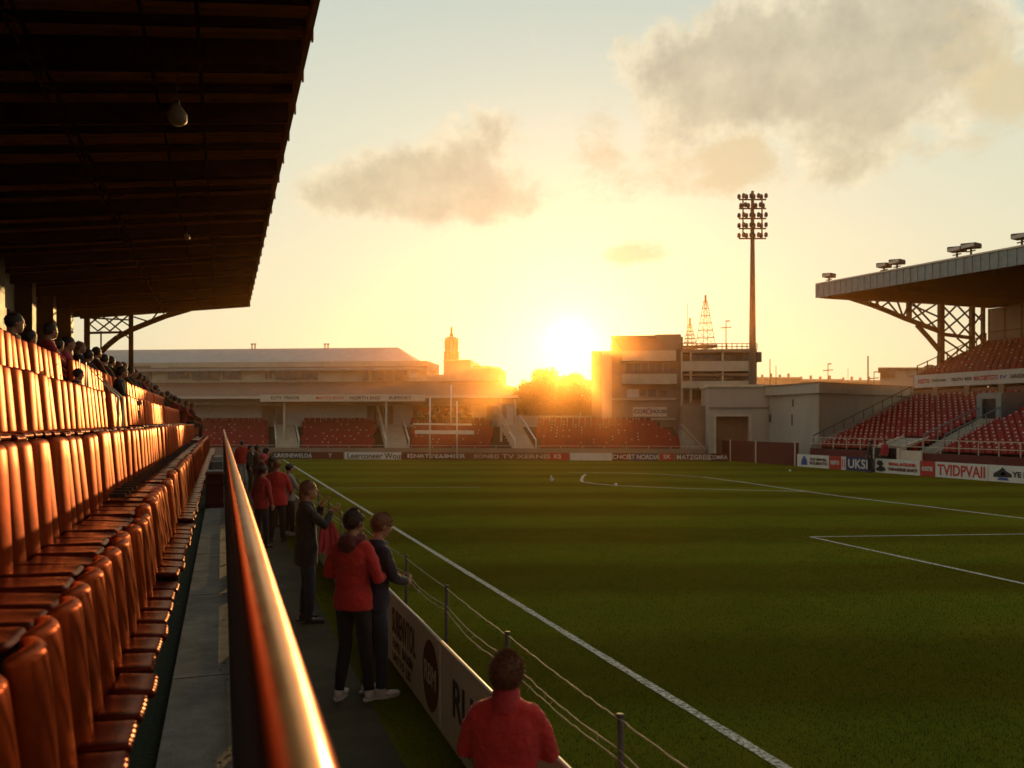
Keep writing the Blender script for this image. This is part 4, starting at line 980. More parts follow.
# roof
rzf = lambda y: 10.05 + (9.62 - 10.05) * (RY1 + .5 - y) / 14.0
ya, yb = RY0, RY1 + .25
mb = MB(); mb.hexa([(33.8, ya, rzf(ya) + .08), (47.3, ya, rzf(ya) - .05), (47.3, yb, rzf(yb) - .05), (33.8, yb, rzf(yb) + .08), (33.8, ya, rzf(ya) + .5), (47.3, ya, rzf(ya) + .5), (47.3, yb, rzf(yb) + .5), (33.8, yb, rzf(yb) + .5)])
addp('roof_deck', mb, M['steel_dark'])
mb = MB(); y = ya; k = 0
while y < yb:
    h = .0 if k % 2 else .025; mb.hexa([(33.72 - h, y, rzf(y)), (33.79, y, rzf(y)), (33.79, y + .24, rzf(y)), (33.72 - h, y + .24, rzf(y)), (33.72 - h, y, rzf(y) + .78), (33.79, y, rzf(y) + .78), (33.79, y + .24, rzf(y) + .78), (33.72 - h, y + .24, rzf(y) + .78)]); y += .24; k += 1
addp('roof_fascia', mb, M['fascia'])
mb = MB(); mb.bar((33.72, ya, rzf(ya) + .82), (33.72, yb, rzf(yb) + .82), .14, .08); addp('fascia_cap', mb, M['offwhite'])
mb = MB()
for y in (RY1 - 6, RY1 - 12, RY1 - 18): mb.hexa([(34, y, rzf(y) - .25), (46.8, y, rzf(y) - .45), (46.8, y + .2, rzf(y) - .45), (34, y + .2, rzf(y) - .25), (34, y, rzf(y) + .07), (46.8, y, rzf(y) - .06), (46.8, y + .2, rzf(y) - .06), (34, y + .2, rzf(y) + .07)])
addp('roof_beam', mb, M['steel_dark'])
# truss at the end of the roof
yt = RY1; TQ = lambda px, py: (lambda r: Vector((r.x * yt / r.y, yt, EYE + r.z * yt / r.y)))(ray(px, py))
mb = MB()
lo = [(826, 296.5), (850, 298), (872, 305), (890, 312), (905, 318.5), (920, 324), (940, 331.5)]
for a, b in zip(lo, lo[1:]): mb.bar(TQ(*a), TQ(*b), .22, .24)
for a, b in (((917, 325), (928, 337)), ((928, 337), (939, 350))): mb.bar(TQ(*a), TQ(*b), .2, .22)
for px, a, b, w_ in ((941, 300, 374, .30), (909, 297, 319, .24), (972, 304, 352, .26), (983, 304, 350, .2)): mb.bar(TQ(px, a), TQ(px, b), w_)
mb.bar(TQ(941, 334), TQ(972, 338), .2); mb.bar(TQ(820, 296), TQ(985, 305), .2, .24)
addp('truss_frame', mb, M['mast'])
mb = MB()
for a, b in (((855, 296), (862, 301)), ((862, 301), (873, 295)), ((873, 295), (880, 308)), ((880, 308), (896, 297)), ((868, 296), (868, 304)), ((896, 297), (903, 317)), ((903, 317), (909, 304)), ((884, 297), (899, 315)), ((909, 299), (938, 330)), ((938, 303), (911, 320)), ((912, 310), (925, 325)), ((912, 305), (941, 318)), ((924, 300), (911, 312)), ((941, 318), (926, 326)),
             ((942, 305), (971, 335)), ((971, 308), (942, 333)), ((942, 318), (957, 336)), ((957, 305), (971, 320)), ((971, 322), (957, 337)), ((957, 305), (942, 320)), ((942, 338), (966, 354)), ((971, 340), (942, 364)), ((942, 350), (956, 361)), ((957, 338), (971, 350)), ((973, 312), (983, 322)), ((983, 312), (973, 326)), ((973, 330), (983, 342)), ((983, 332), (973, 345)), ((876, 296), (868, 304)), ((873, 306), (884, 297))):
    mb.bar(TQ(*a), TQ(*b), .085)
addp('truss_lattice', mb, M['mast'])
# aisle with portal
AY = 33.9
mb = MB()
for i in range(NL * 2): mb.box(x0_ - .2 + i * RUN / 2, AY - .62, 0, x0_ - .2 + (i + 1) * RUN / 2 - .002, AY + .62, z0_ + .05 + i * RISE / 2)
addp('aisle_steps', mb, M['concrete'])
mb = MB(); px0 = 37.6
mb.box(px0, AY - .75, 2.2, px0 + .12, AY - .42, 4.05); mb.box(px0, AY + .42, 2.2, px0 + .12, AY + .75, 4.05); mb.box(px0, AY - .418, 3.8, px0 + .12, AY + .418, 4.05)
mb.box(px0 + .12, AY - .75, 2.6, 40.6, AY - .62, 4.10); mb.box(px0 + .12, AY + .62, 2.6, 40.6, AY + .75, 4.10); mb.box(px0 + .13, AY - .74, 4.06, 40.6, AY + .74, 4.12)
addp('portal_frame', mb, M['fascia'])
mb = MB(); mb.box(px0 + .10, AY - .416, 2.6, px0 + .14, AY + .416, 3.8); addp('portal_opening', mb, M['black'])
mb = MB()
for s_ in (-.66, .66):
    mb.bar((34.0, AY + s_, 1.95), (37.6, AY + s_, 3.35), .05)
    for t in range(5): q = Vector((34.0 + .9 * t, AY + s_, 1.95 + .35 * t)); mb.bar(q - Vector((0, 0, .8)), q, .045)
addp('aisle_rail', mb, M['fascia'])
# tunnel mouth at the front with a pitched canopy
TY = 36.2
mb = MB(); mb.hexa([(33.25, TY - 1.0, 1.25), (33.25, TY + .6, 1.25), (34.9, TY + .6, 1.7), (34.9, TY - 1.0, 1.7), (33.25, TY - 1.0, 1.3), (33.25, TY + .6, 1.3), (34.9, TY + .6, 1.75), (34.9, TY - 1.0, 1.75)]); addp('tunnel_canopy', mb, M['concrete'])
mb = MB()
for s_ in (-1.08, .68): mb.bar((33.2, TY + s_, 1.3), (34.9, TY + s_, 1.8), .12, .14)
mb.bar((33.2, TY - 1.02, 1.3), (33.2, TY + .62, 1.3), .1, .12)
addp('tunnel_frame', mb, M['offwhite']); addp('tunnel_pier', MB().box(32.85, TY + .61, .1, 33.3, TY + .8, 1.25), M['offwhite']); addp('tunnel_pier', MB().box(32.85, TY - 1.2, .1, 33.3, TY - 1.01, 1.25), M['offwhite']); addp('side_panel', MB().box(32.9, TY - 2.6, .1, 32.99, TY - 1.22, 1.15), M['offwhite'])
mb = MB(); mb.box(32.9, TY - 1.0, .02, 33.26, TY + .6, 1.24); addp('tunnel_mouth', mb, M['black'])
shift_tree(rs)
# seats of the right stand
mb = MB(); ux, uy = Vector((0, 1, 0)), Vector((-1, 0, 0))
for i in range(NL):
    y = RY1 - .35
    while y > RY0:
        x = x0_ + i * RUN + .28
        skip = abs(y - AY) < .95 or (x < 35.1 and TY - 1.2 < y < TY + .8) or (px0 - .3 < x < 40.7 and abs(y - AY) < 1.05)
        if not skip: shell(mb, Vector((x, y, z0_ + i * RISE - .1)), ux, uy, .82, random.random() < .85)
        y -= .41
for i in range(NU):
    y = RY1 - .35
    while y > RY0:
        shell(mb, Vector((41.02 + i * .56 + .4, y, 5.3 + i * .22 - .1)), ux, uy, .82, random.random() < .4); y -= .41
tag(mb.build('tier_seats', [M['farseat'], M['pale_tab']]), 'rows of red shell seats with small pale tabs in both tiers of the right stand', 'stadium seats', kind='stuff')
# ---- boards in front of the right stand
def yb_at(px):                                # board plane X = RX
    r = ray(px, 470); return RX * r.y / r.x
def right_board(xa, xb, base, texts, label, extra=None):
    y0, y1 = yb_at(xa), yb_at(xb); b = empty('advertising_board', (RX, (y0 + y1) / 2, 0), label=label, cat='advertising board', group='advertising boards in front of the right stand')
    m_ = MB(); m_.box(0, y1 - (y0 + y1) / 2 + .02, 0, .06, y0 - (y0 + y1) / 2 - .02, .72); m_.build('panel', M[base], b)
    for (fx, zz, tx, sz, mm, sx) in texts:
        text_on(tx, sz, (-.012, (y0 + (y1 - y0) * fx) - (y0 + y1) / 2, zz), (0, -1, 0), (0, 0, 1), M[mm], b, bold=.012, fit=((y0 - y1) * sx, sz * .8))
    if extra: extra(b, y0 - (y0 + y1) / 2, y1 - (y0 + y1) / 2)
def poly(b, pts, m, name='emblem'):
    MB().add([(-.011, p[0], p[1]) for p in pts], [tuple(range(len(pts)))]).build(name, m, b)
def ex_blue(b, y0, y1):
    c = y0 + (y1 - y0) * .24; poly(b, [(c + .28, .12), (c + .24, .42), (c + .12, .5), (c + .08, .62), (c - .08, .62), (c - .12, .5), (c - .24, .42), (c - .28, .12)], M['blueink'])
def ex_dark(b, y0, y1):
    c = y0 + (y1 - y0) * .14; poly(b, [(c + .3, .1), (c + .36, .2), (c + .1, .33), (c + .3, .45), (c + .22, .62), (c - .05, .62), (c - .2, .45), (c - .05, .36), (c - .3, .26), (c - .34, .12), (c, .06)], M['blackink'])
def ex_hill(b, y0, y1):
    c = y0 + (y1 - y0) * .26; poly(b, [(c + .5, .2), (c + .48, .36), (c + .2, .5), (c + .02, .64), (c - .16, .48), (c - .42, .36), (c - .44, .22)], M['blackink']); poly(b, [(c + .16, .3), (c, .44), (c - .2, .3)], M['terracotta'], 'emblem_peak'); poly(b, [(c + .3, .08), (c + .2, .19), (c - .2, .19), (c - .3, .08)], M['blueink'], 'emblem_base')
right_board(797, 829, 'white', [(.68, .47, 'ETAT NEWOBA', .2, 'brownink', .5), (.68, .25, 'SOLERATO', .22, 'brownink', .55)], 'white board with a small blue figure, left end of the boards on the right', ex_blue)
right_board(829, 841, 'redboard', [(.5, .36, 'RESTO', .28, 'white', .7)], 'short red board with lettering RESTO beside the striped end of the blue board')
right_board(841, 846, 'white', [(.3, .36, 'I', .6, 'redink', .14), (.7, .36, 'I', .6, 'redink', .14)], 'narrow white board with red strokes between a red and a blue board')
right_board(846, 873, 'navy', [(.45, .37, 'UKSI', .62, 'white', .72)], 'dark blue board with large white letters UKSI')
right_board(875, 920, 'white', [(.62, .48, 'REWAL INTELEHM.', .2, 'redink', .6), (.62, .22, 'TRINGEREE BARTI', .2, 'brownink', .64)], 'white board with a black emblem and two lines of lettering, right of the dark-clothed person', ex_dark)
right_board(920, 935, 'redboard', [(.5, .36, 'ROGTSE', .26, 'white', .7)], 'short red board with lettering ROGTSE right of the black emblem board')
right_board(935, 988, 'white', [(.5, .36, 'TVIDPVAII', .64, 'redink', .9)], 'white board with very large red letters TVIDPVAII')
right_board(988, 1050, 'white', [(.66, .36, 'YE Botani', .3, 'blackink', .5)], 'white board with a dark mountain emblem at the right edge', ex_hill)
right_board(1050, 1150, 'white', [(.5, .36, 'SPORTS CLUB', .5, 'redink', .8)], 'white board with SPORTS CLUB, last on the right')
# ---- roof floodlights
for i, (px, py, w_, lab) in enumerate(((829, 275.5, 1.0, 'single small floodlight near the left tip of the right roof'), (884, 265.5, 1.0, 'lower floodlight of the second pair on the right roof'), (897, 262, 1.05, 'upper floodlight of the second pair on the right roof'), (957, 249.5, 1.1, 'lower floodlight of the third pair on the right roof'), (971, 246, 1.15, 'upper floodlight of the third pair on the right roof'), (1022, 236.5, 1.1, 'floodlight on the right roof at the picture edge'))):
    r = ray(px, py); X = 34.5; p = r * (X / r.x); z = EYE + p.z; base = rzf(p.y) + .8
    f = empty('roof_floodlight', (X, p.y, base), label=lab, cat='floodlight', group='floodlights on the right stand roof'); h = z - base
    me = rbox(0, 0, h, .42, w_ * .8, .26, .05, 2); 
    for v in me.vertices: v.co.z += (v.co.y) * .12 + (-.1 * v.co.x)
    link('housing', me, M['lamp'], f); mb = MB(); mb.box(-.232, -w_ * .33, h - .08, -.214, w_ * .33, h + .08); mb.build('lamp_glass', M['lampglass'], f)
    MB().bar((0, 0, -.02), (0, 0, h - .12), .07).bar((0, -.25, h - .25), (0, .25, h - .25), .05).build('bracket', M['mast'], f)
# ---- tall floodlight mast
fm_d = 60.0; r = ray(752.5, 380); kk = fm_d / depth_of(r.x, r.y); fx, fy = r.x * kk, r.y * kk
fm = empty('floodlight_mast', (fx, fy, 0), label='tall tapering floodlight mast with five banks of lamps against the sky', cat='floodlight mast')
zt = lambda py: EYE + (422 - py) * fm_d / FPX
MB().tube([(0, 0, 0), (0, 0, zt(380)), (0, 0, zt(237)), (0, 0, zt(191))], [.36, .27, .14, .10], 14).build('pole', M['mast'], fm, True)
ra = Vector((CS, -SN, 0)); rf = Vector((-SN, -CS, 0))
mb = MB()
for px_ in (-9.5, 9.5): mb.bar(ra * (px_ * .0703) + Vector((0, 0, zt(237))), ra * (px_ * .0703) + Vector((0, 0, zt(195))), .07)
for py in (196, 205, 215, 225, 235): mb.bar(ra * -.95 + Vector((0, 0, zt(py) - .25)), ra * .95 + Vector((0, 0, zt(py) - .25)), .09)
for py in (205, 225): mb.bar(rf * -.5 + Vector((0, 0, zt(py) - .28)), rf * .5 + Vector((0, 0, zt(py) - .28)), .07)
mb.build('head_frame', M['mast'], fm)
for bi, py in enumerate((196, 205, 215, 225, 235)):
    bank = None
    n = (8, 7, 8, 8, 8)[bi]
    for j in range(n):
        q = ra * ((j - (n - 1) / 2) * .262) + Vector((0, 0, zt(py))) + rf * (.12 if j % 2 else -.12); m_ = MB()
        m_.loft([(q.x, q.y, q.z - .17, .07, .07), (q.x, q.y, q.z - .10, .135, .12), (q.x, q.y, q.z + .10, .12, .11), (q.x, q.y, q.z + .17, .04, .04)], 8)
        m_.build('lamp', M['lamp'], fm)
mb = MB(); mb.box(.3, -.2, zt(362), .62, .2, zt(352)); mb.build('junction_box', M['mast'], fm)
# ---- rooftop masts and thin poles against the sky
def lattice_mast(px, ptop, pbase, wpx, d, label):
    r = ray(px, 340); k_ = d / depth_of(r.x, r.y); bx_, by_ = r.x * k_, r.y * k_; sc = d / FPX; zb, ztp = EYE + (422 - pbase) * sc, EYE + (422 - ptop) * sc
    o = empty('lattice_mast', (bx_, by_, 0), label=label, cat='mast', group='lattice masts above the roofs'); W = wpx * sc / 2; m_ = MB(); n = 6
    def cn(t, i): ww = W * (1 - .82 * t); a = (1 if i in (0, 1) else -1, 1 if i in (0, 3) else -1); return Vector((a[0] * ww, a[1] * ww, zb + (ztp - zb) * t))
    for i in range(4): m_.bar(cn(0, i), cn(1, i), .032)
    for j in range(n):
        t0, t1 = j / n, (j + 1) / n
        for i in range(4): m_.bar(cn(t0, i), cn(t1, (i + 1) % 4), .022); m_.bar(cn(t1, i), cn(t1, (i + 1) % 4), .04)
    m_.bar((0, 0, ztp - .2), (0, 0, ztp + .5), .12); m_.box(-W * 1.15, -W * 1.15, zb - .25, W * 1.15, W * 1.15, zb); m_.bar((0, 0, 0), (0, 0, zb), .25)
    m_.build('lattice', M['mast'], o); return o
lattice_mast(705.5, 301, 345, 14, 71, 'tall pyramid lattice mast behind the block roof')
lattice_mast(690, 324, 346, 10, 71, 'short lattice mast left of the taller pyramid one')
def pole(px, ptop, pbase, d, w_, label, arm=False, name='antenna_pole'):
    r = ray(px, 340); k_ = d / depth_of(r.x, r.y); sc = d / FPX; m_ = MB(); m_.tube([(0, 0, 0), (0, 0, EYE + (422 - ptop) * sc)], [w_, w_ * .6], 6)
    zt_ = EYE + (422 - ptop) * sc
    if arm: m_.bar((-.5, 0, zt_ - .6), (.5, 0, zt_ - .5), .08); m_.bar((0, 0, zt_), (.35, 0, zt_ + .02), .1)
    o = m_.build(name, M['mast']); o.location = (r.x * k_, r.y * k_, 0); tag(o, label, 'pole', 'thin poles on the skyline')
pole(726, 321, 350, 72, .07, 'thin lamp pole left of the floodlight mast', True)
pole(687.5, 304, 345, 72, .04, 'very thin aerial left of the lattice masts')
pole(618, 324, 336, 70, .03, 'hair-thin aerial on the roof nearest the sun')
pole(770, 359, 382, 72, .07, 'thin pole just right of the floodlight mast')
pole(776, 366, 382, 72, .05, 'shorter thin pole right of the floodlight mast')
pole(828, 364, 382, 75, .06, 'thin pole with small lamp above the warehouse', True)
pole(848, 368, 382, 75, .03, 'hair-thin aerial above the warehouse')
pole(868, 356, 382, 75, .10, 'thicker pole above the warehouse right half')
pole(874, 372, 382, 75, .06, 'low pole with crossarm beside the thicker one', True)
# distant roofs behind the warehouse
rh = empty('roof_house', FP(906, 375, 22).xy.to_3d(), label='small flat roofed house behind the warehouse and the right stand', cat='building')
ra_, d_ = None, 66
def DB(x0, y0, x1, y1, d, th=4):
    m_ = MB(); pts = []
    for dd in (d, d + th):
        for px in (x0, x1):
            r = ray(px, 400); k_ = dd / depth_of(r.x, r.y); pts.append((r.x * k_, r.y * k_))
    z1 = EYE + (422 - y0) * d / FPX; z0 = EYE + (422 - y1) * d / FPX; (a, b, c, e) = pts
    return m_.hexa([(*a, z0), (*b, z0), (*e, z0), (*c, z0), (*a, z1), (*b, z1), (*e, z1), (*c, z1)])
m_ = DB(880, 369, 935, 470, 66); m_.build('wall', M['cream'], rh); DB(878, 367.4, 936, 369.2, 65.7, 5).build('roof_slab', M['brownwall'], rh); DB(881, 371, 895, 378, 65.9, .08).build('window', M['glass_dark'], rh); DB(908, 370, 922, 376, 65.9, .08).build('shutter', M['greywall'], rh)
m_ = MB(); rr_ = ray(930, 370); k_ = 62 / depth_of(rr_.x, rr_.y); m_.ell((rr_.x * k_, rr_.y * k_, EYE + 52 * 62 / FPX), (.55, .5, .4), 12, 8); m_.build('roof_tank', M['mast'], rh, True); shift_tree(rh)
dh = empty('distant_houses', (0, 0, 0)); bpy.data.objects.remove(dh)
for i, (x0, y0, x1, y1, d, c, lab) in enumerate(((757, 378, 800, 440, 85, 'cream', 'distant pale flat roof just right of the floodlight mast'), (796, 380, 842, 440, 88, 'greywall', 'distant grey flat roof above the warehouse left end'), (838, 381, 880, 440, 92, 'cream', 'distant cream roof above the warehouse middle'))):
    o = empty('flat_house', (0, 0, 0), label=lab, cat='building'); rr_ = ray((x0 + x1) / 2, 400); k_ = d / depth_of(rr_.x, rr_.y); o.location = (rr_.x * k_, rr_.y * k_, 0)
    DB(x0, y0, x1, 475, d).build('wall', M[c], o); DB(x0 - 1, y0 - 1, x1 + 1, y0 + .8, d - .3, 5).build('parapet', M['offwhite'], o)
    for j in range(4):
        a = x0 + 4 + (x1 - x0 - 8) * j / 4; DB(a, y0 - 3.5 - j % 2, a + 2.5, y0 - 1, d + 1, 1).build('chimney', M['brownwall'], o)
    shift_tree(o)
# ------------------------------------------------------------------ trees behind the far wall
def leafmat():
    m, nt, b = newmat('foliage'); N = nt.nodes; L = nt.links
    g_ = N.new('ShaderNodeNewGeometry'); mx = N.new('ShaderNodeMix'); mx.data_type = 'RGBA'; L.new(g_.outputs['Random Per Island'], mx.inputs['Factor']); mx.inputs['A'].default_value = (.02, .028, .006, 1); mx.inputs['B'].default_value = (.07, .06, .016, 1)
    L.new(mx.outputs['Result'], b.inputs['Base Color']); b.inputs['Roughness'].default_value = .6
    t = N.new('ShaderNodeBsdfTranslucent'); t.inputs['Color'].default_value = (.16, .10, .02, 1); a = N.new('ShaderNodeMixShader'); a.inputs[0].default_value = .2
    L.new(b.outputs[0], a.inputs[1]); L.new(t.outputs[0], a.inputs[2]); L.new(a.outputs[0], N['Material Output'].inputs['Surface']); return m
M['leaf'] = leafmat()
def tree(px, ptop, wpx, off, label, seed, n=5200):
    n = int(n * 2.2)
    rnd = random.Random(seed); p = FP(px, 420, off); d = depth_of(p.x, p.y); sc = d / FPX; H = EYE + (422 - ptop) * sc; W = wpx * sc / 2
    t = empty('broadleaf_tree', (p.x, p.y, 0), rnd.uniform(0, 6), label, 'tree', 'trees behind the low wall')
    m_ = MB(); m_.tube([(0, 0, 0), (.06, .03, H * .3), (0, .1, H * .55), (.05, 0, H * .85)], [.22, .16, .1, .03], 10)
    blobs_ = []
    for i in range(34):
        a = rnd.uniform(0, 2 * PI); zz = rnd.uniform(.22, .9); rad = W * math.sqrt(max(.05, 1 - ((zz - .45) / .55) ** 2)) * rnd.uniform(.15, .95)
        c = Vector((math.cos(a) * rad, math.sin(a) * rad, H * zz)); blobs_.append((c, W * rnd.uniform(.18, .36)))
        m_.tube([(0, 0, H * zz * .6), c * .6 + Vector((0, 0, H * zz * .35)), c], [.07, .05, .015], 6)
    blobs_.append((Vector((0, 0, H * .90)), W * .3))
    m_.build('trunk', M['trunk'], t, True)
    vs = []; fs = []
    for i in range(n):
        c, r_ = rnd.choice(blobs_); v = Vector((rnd.gauss(0, 1), rnd.gauss(0, 1), rnd.gauss(0, 1))).normalized() * r_ * rnd.uniform(.3, 1.1)
        v.z *= .85; q = c + v; s_ = rnd.uniform(.06, .12); a = Vector((rnd.gauss(0, 1), rnd.gauss(0, 1), rnd.gauss(0, 1))).normalized() * s_; b = a.cross(Vector((rnd.gauss(0, 1), rnd.gauss(0, 1), rnd.gauss(0, 1)))).normalized() * s_ * .7
        k = len(vs); vs += [q - a, q + b, q + a, q - b]; fs.append((k, k + 1, k + 2, k + 3))
    MB().add(vs, fs).build('crown', M['leaf'], t)
tree(509, 383, 34, 13, 'small thin crowned tree at the left end of the far tree group', 1, 3000)
tree(525, 378, 44, 12, 'second small tree from the left, dark against the glow', 2, 4500)
tree(550, 367, 62, 13, 'largest tree with domed crown left of the sun glare', 3, 9000)
tree(576, 371, 52, 12, 'tree touching the brown block under the sun', 4, 7000)
tree(537, 382, 50, 11, 'low bushy tree in front of the largest one', 5, 5000)
tree(563, 378, 50, 10.5, 'low bushy tree between the largest tree and the brown block', 6, 5000)
tree(586, 384, 26, 10, 'low bush against the wall of the brown block', 7, 3500)
# ---- small things on the turf
def ball(px, py, label):
    p = G(px, py); o = MB().ell((0, 0, .065), (.065, .065, .065), 16, 12).build('football', M['white'], None, True); o.location = p; tag(o, label, 'ball', 'balls left on the turf')
ball(616, 486.2, 'white football lying on the box line near the middle of the pitch'); ball(790, 472, 'white football lying on the far right of the turf')
gl = empty('seagull', G(552, 484.5), 2.6, 'small white gull standing on the turf below the tree group', 'bird')
m_ = MB(); m_.ell((0, 0, .2), (.07, .19, .075), 12, 8); m_.tube([(0, .12, .22), (0, .18, .32)], [.045, .032], 8); m_.ell((0, .2, .35), (.035, .045, .036), 10, 8); m_.tube([(0, .23, .35), (0, .30, .335)], [.013, .004], 6); m_.tube([(0, -.15, .2), (0, -.30, .19)], [.04, .01], 8)
link('body', voxel(m_, .012, 2), M['white'], gl)
MB().ell((.065, -.04, .22), (.015, .17, .05), 10, 6).ell((-.065, -.04, .22), (.015, .17, .05), 10, 6).build('wing', M['greywall'], gl, True)
for s_ in (-.03, .03): MB().tube([(s_, 0, .15), (s_, 0, 0.0)], .008, 6).build('leg', M['terracotta'], gl)
# ------------------------------------------------------------------ people
M['skin'] = mat('skin', (.42, .20, .12), .55, .12, 12, .1, 60)
M['skin2'] = mat('skin_tan', (.33, .15, .085), .55, .12, 12, .1, 60)
M['hair_dark'] = mat('dark_hair', (.018, .010, .007), .5, .4, 40, .5, 120)
M['hair_brown'] = mat('brown_hair', (.17, .06, .02), .5, .4, 40, .5, 120)
def cloth(n, c, v=.12): return mat(n, c, .85, v, 6, .5, 35, sheen=.1)
M['c_red'] = cloth('red_jumper', (.50, .022, .018)); M['c_red2'] = cloth('crimson_jacket', (.38, .02, .025)); M['c_navy'] = cloth('navy_jacket', (.022, .014, .03)); M['c_black'] = cloth('black_coat', (.014, .011, .012))
M['c_maroon'] = cloth('maroon_hood', (.10, .012, .016)); M['c_jeans'] = cloth('denim', (.022, .026, .045)); M['c_dark'] = cloth('dark_trousers', (.014, .012, .013)); M['c_pink'] = cloth('pink_red_fabric', (.55, .05, .085)); M['c_grey'] = cloth('grey_coat', (.26, .23, .21)); M['c_light'] = cloth('light_trousers', (.33, .29, .27)); M['c_brown'] = cloth('brown_coat', (.09, .045, .025))
M['shoe_white'] = mat('white_shoe', (.55, .5, .46), .6, .15, 20); M['shoe_dark'] = mat('dark_shoe', (.04, .03, .03), .6)
M['eye'] = mat('eye_dark', (.02, .015, .012), .2)
def rotz(v, a): c, s = math.cos(a), math.sin(a); return Vector((v[0] * c - v[1] * s, v[0] * s + v[1] * c, v[2]))
def hand(mb, wrist, d, n, side, curl=.5, s=1.0, fine=True):
    d = Vector(d).normalized(); n = Vector(n); n = (n - d * n.dot(d)).normalized(); t = d.cross(n) * side   # t towards the thumb
    R = Matrix((t, d, n)).transposed()
    mb.ell(wrist + d * .045 * s, (.040 * s, .052 * s, .017 * s), 10, 8, R)
    mb.tube([wrist - d * .03, wrist + d * .03], [.026 * s, .028 * s], 8)
    for i, (o, l) in enumerate(((.030, .075), (.010, .084), (-.011, .077), (-.030, .060))):
        b = wrist + d * .080 * s + t * o * s; ln = l * s; a = curl; pts = [b - d * .02]; dd = d.copy(); p = b
        for q in (.45, .32, .25):
            pts.append(p); dd = (dd * math.cos(a) + n * math.sin(a)).normalized(); p = p + dd * ln * q; a = curl * 1.1
            a2 = curl
        pts.append(p); mb.tube(pts, [.0095 * s, .0098 * s, .0088 * s, .008 * s, .0065 * s][:len(pts)], 7)
    b = wrist + d * .022 * s + t * .030 * s; mb.tube([b - t * .012, b + (d * .6 + t * .8) * .03 * s, b + (d * 1.1 + t * .75 + n * .5) * .048 * s, b + (d * 1.5 + t * .7 + n * .9) * .056 * s], [.013 * s, .012 * s, .0105 * s, .008 * s], 7)
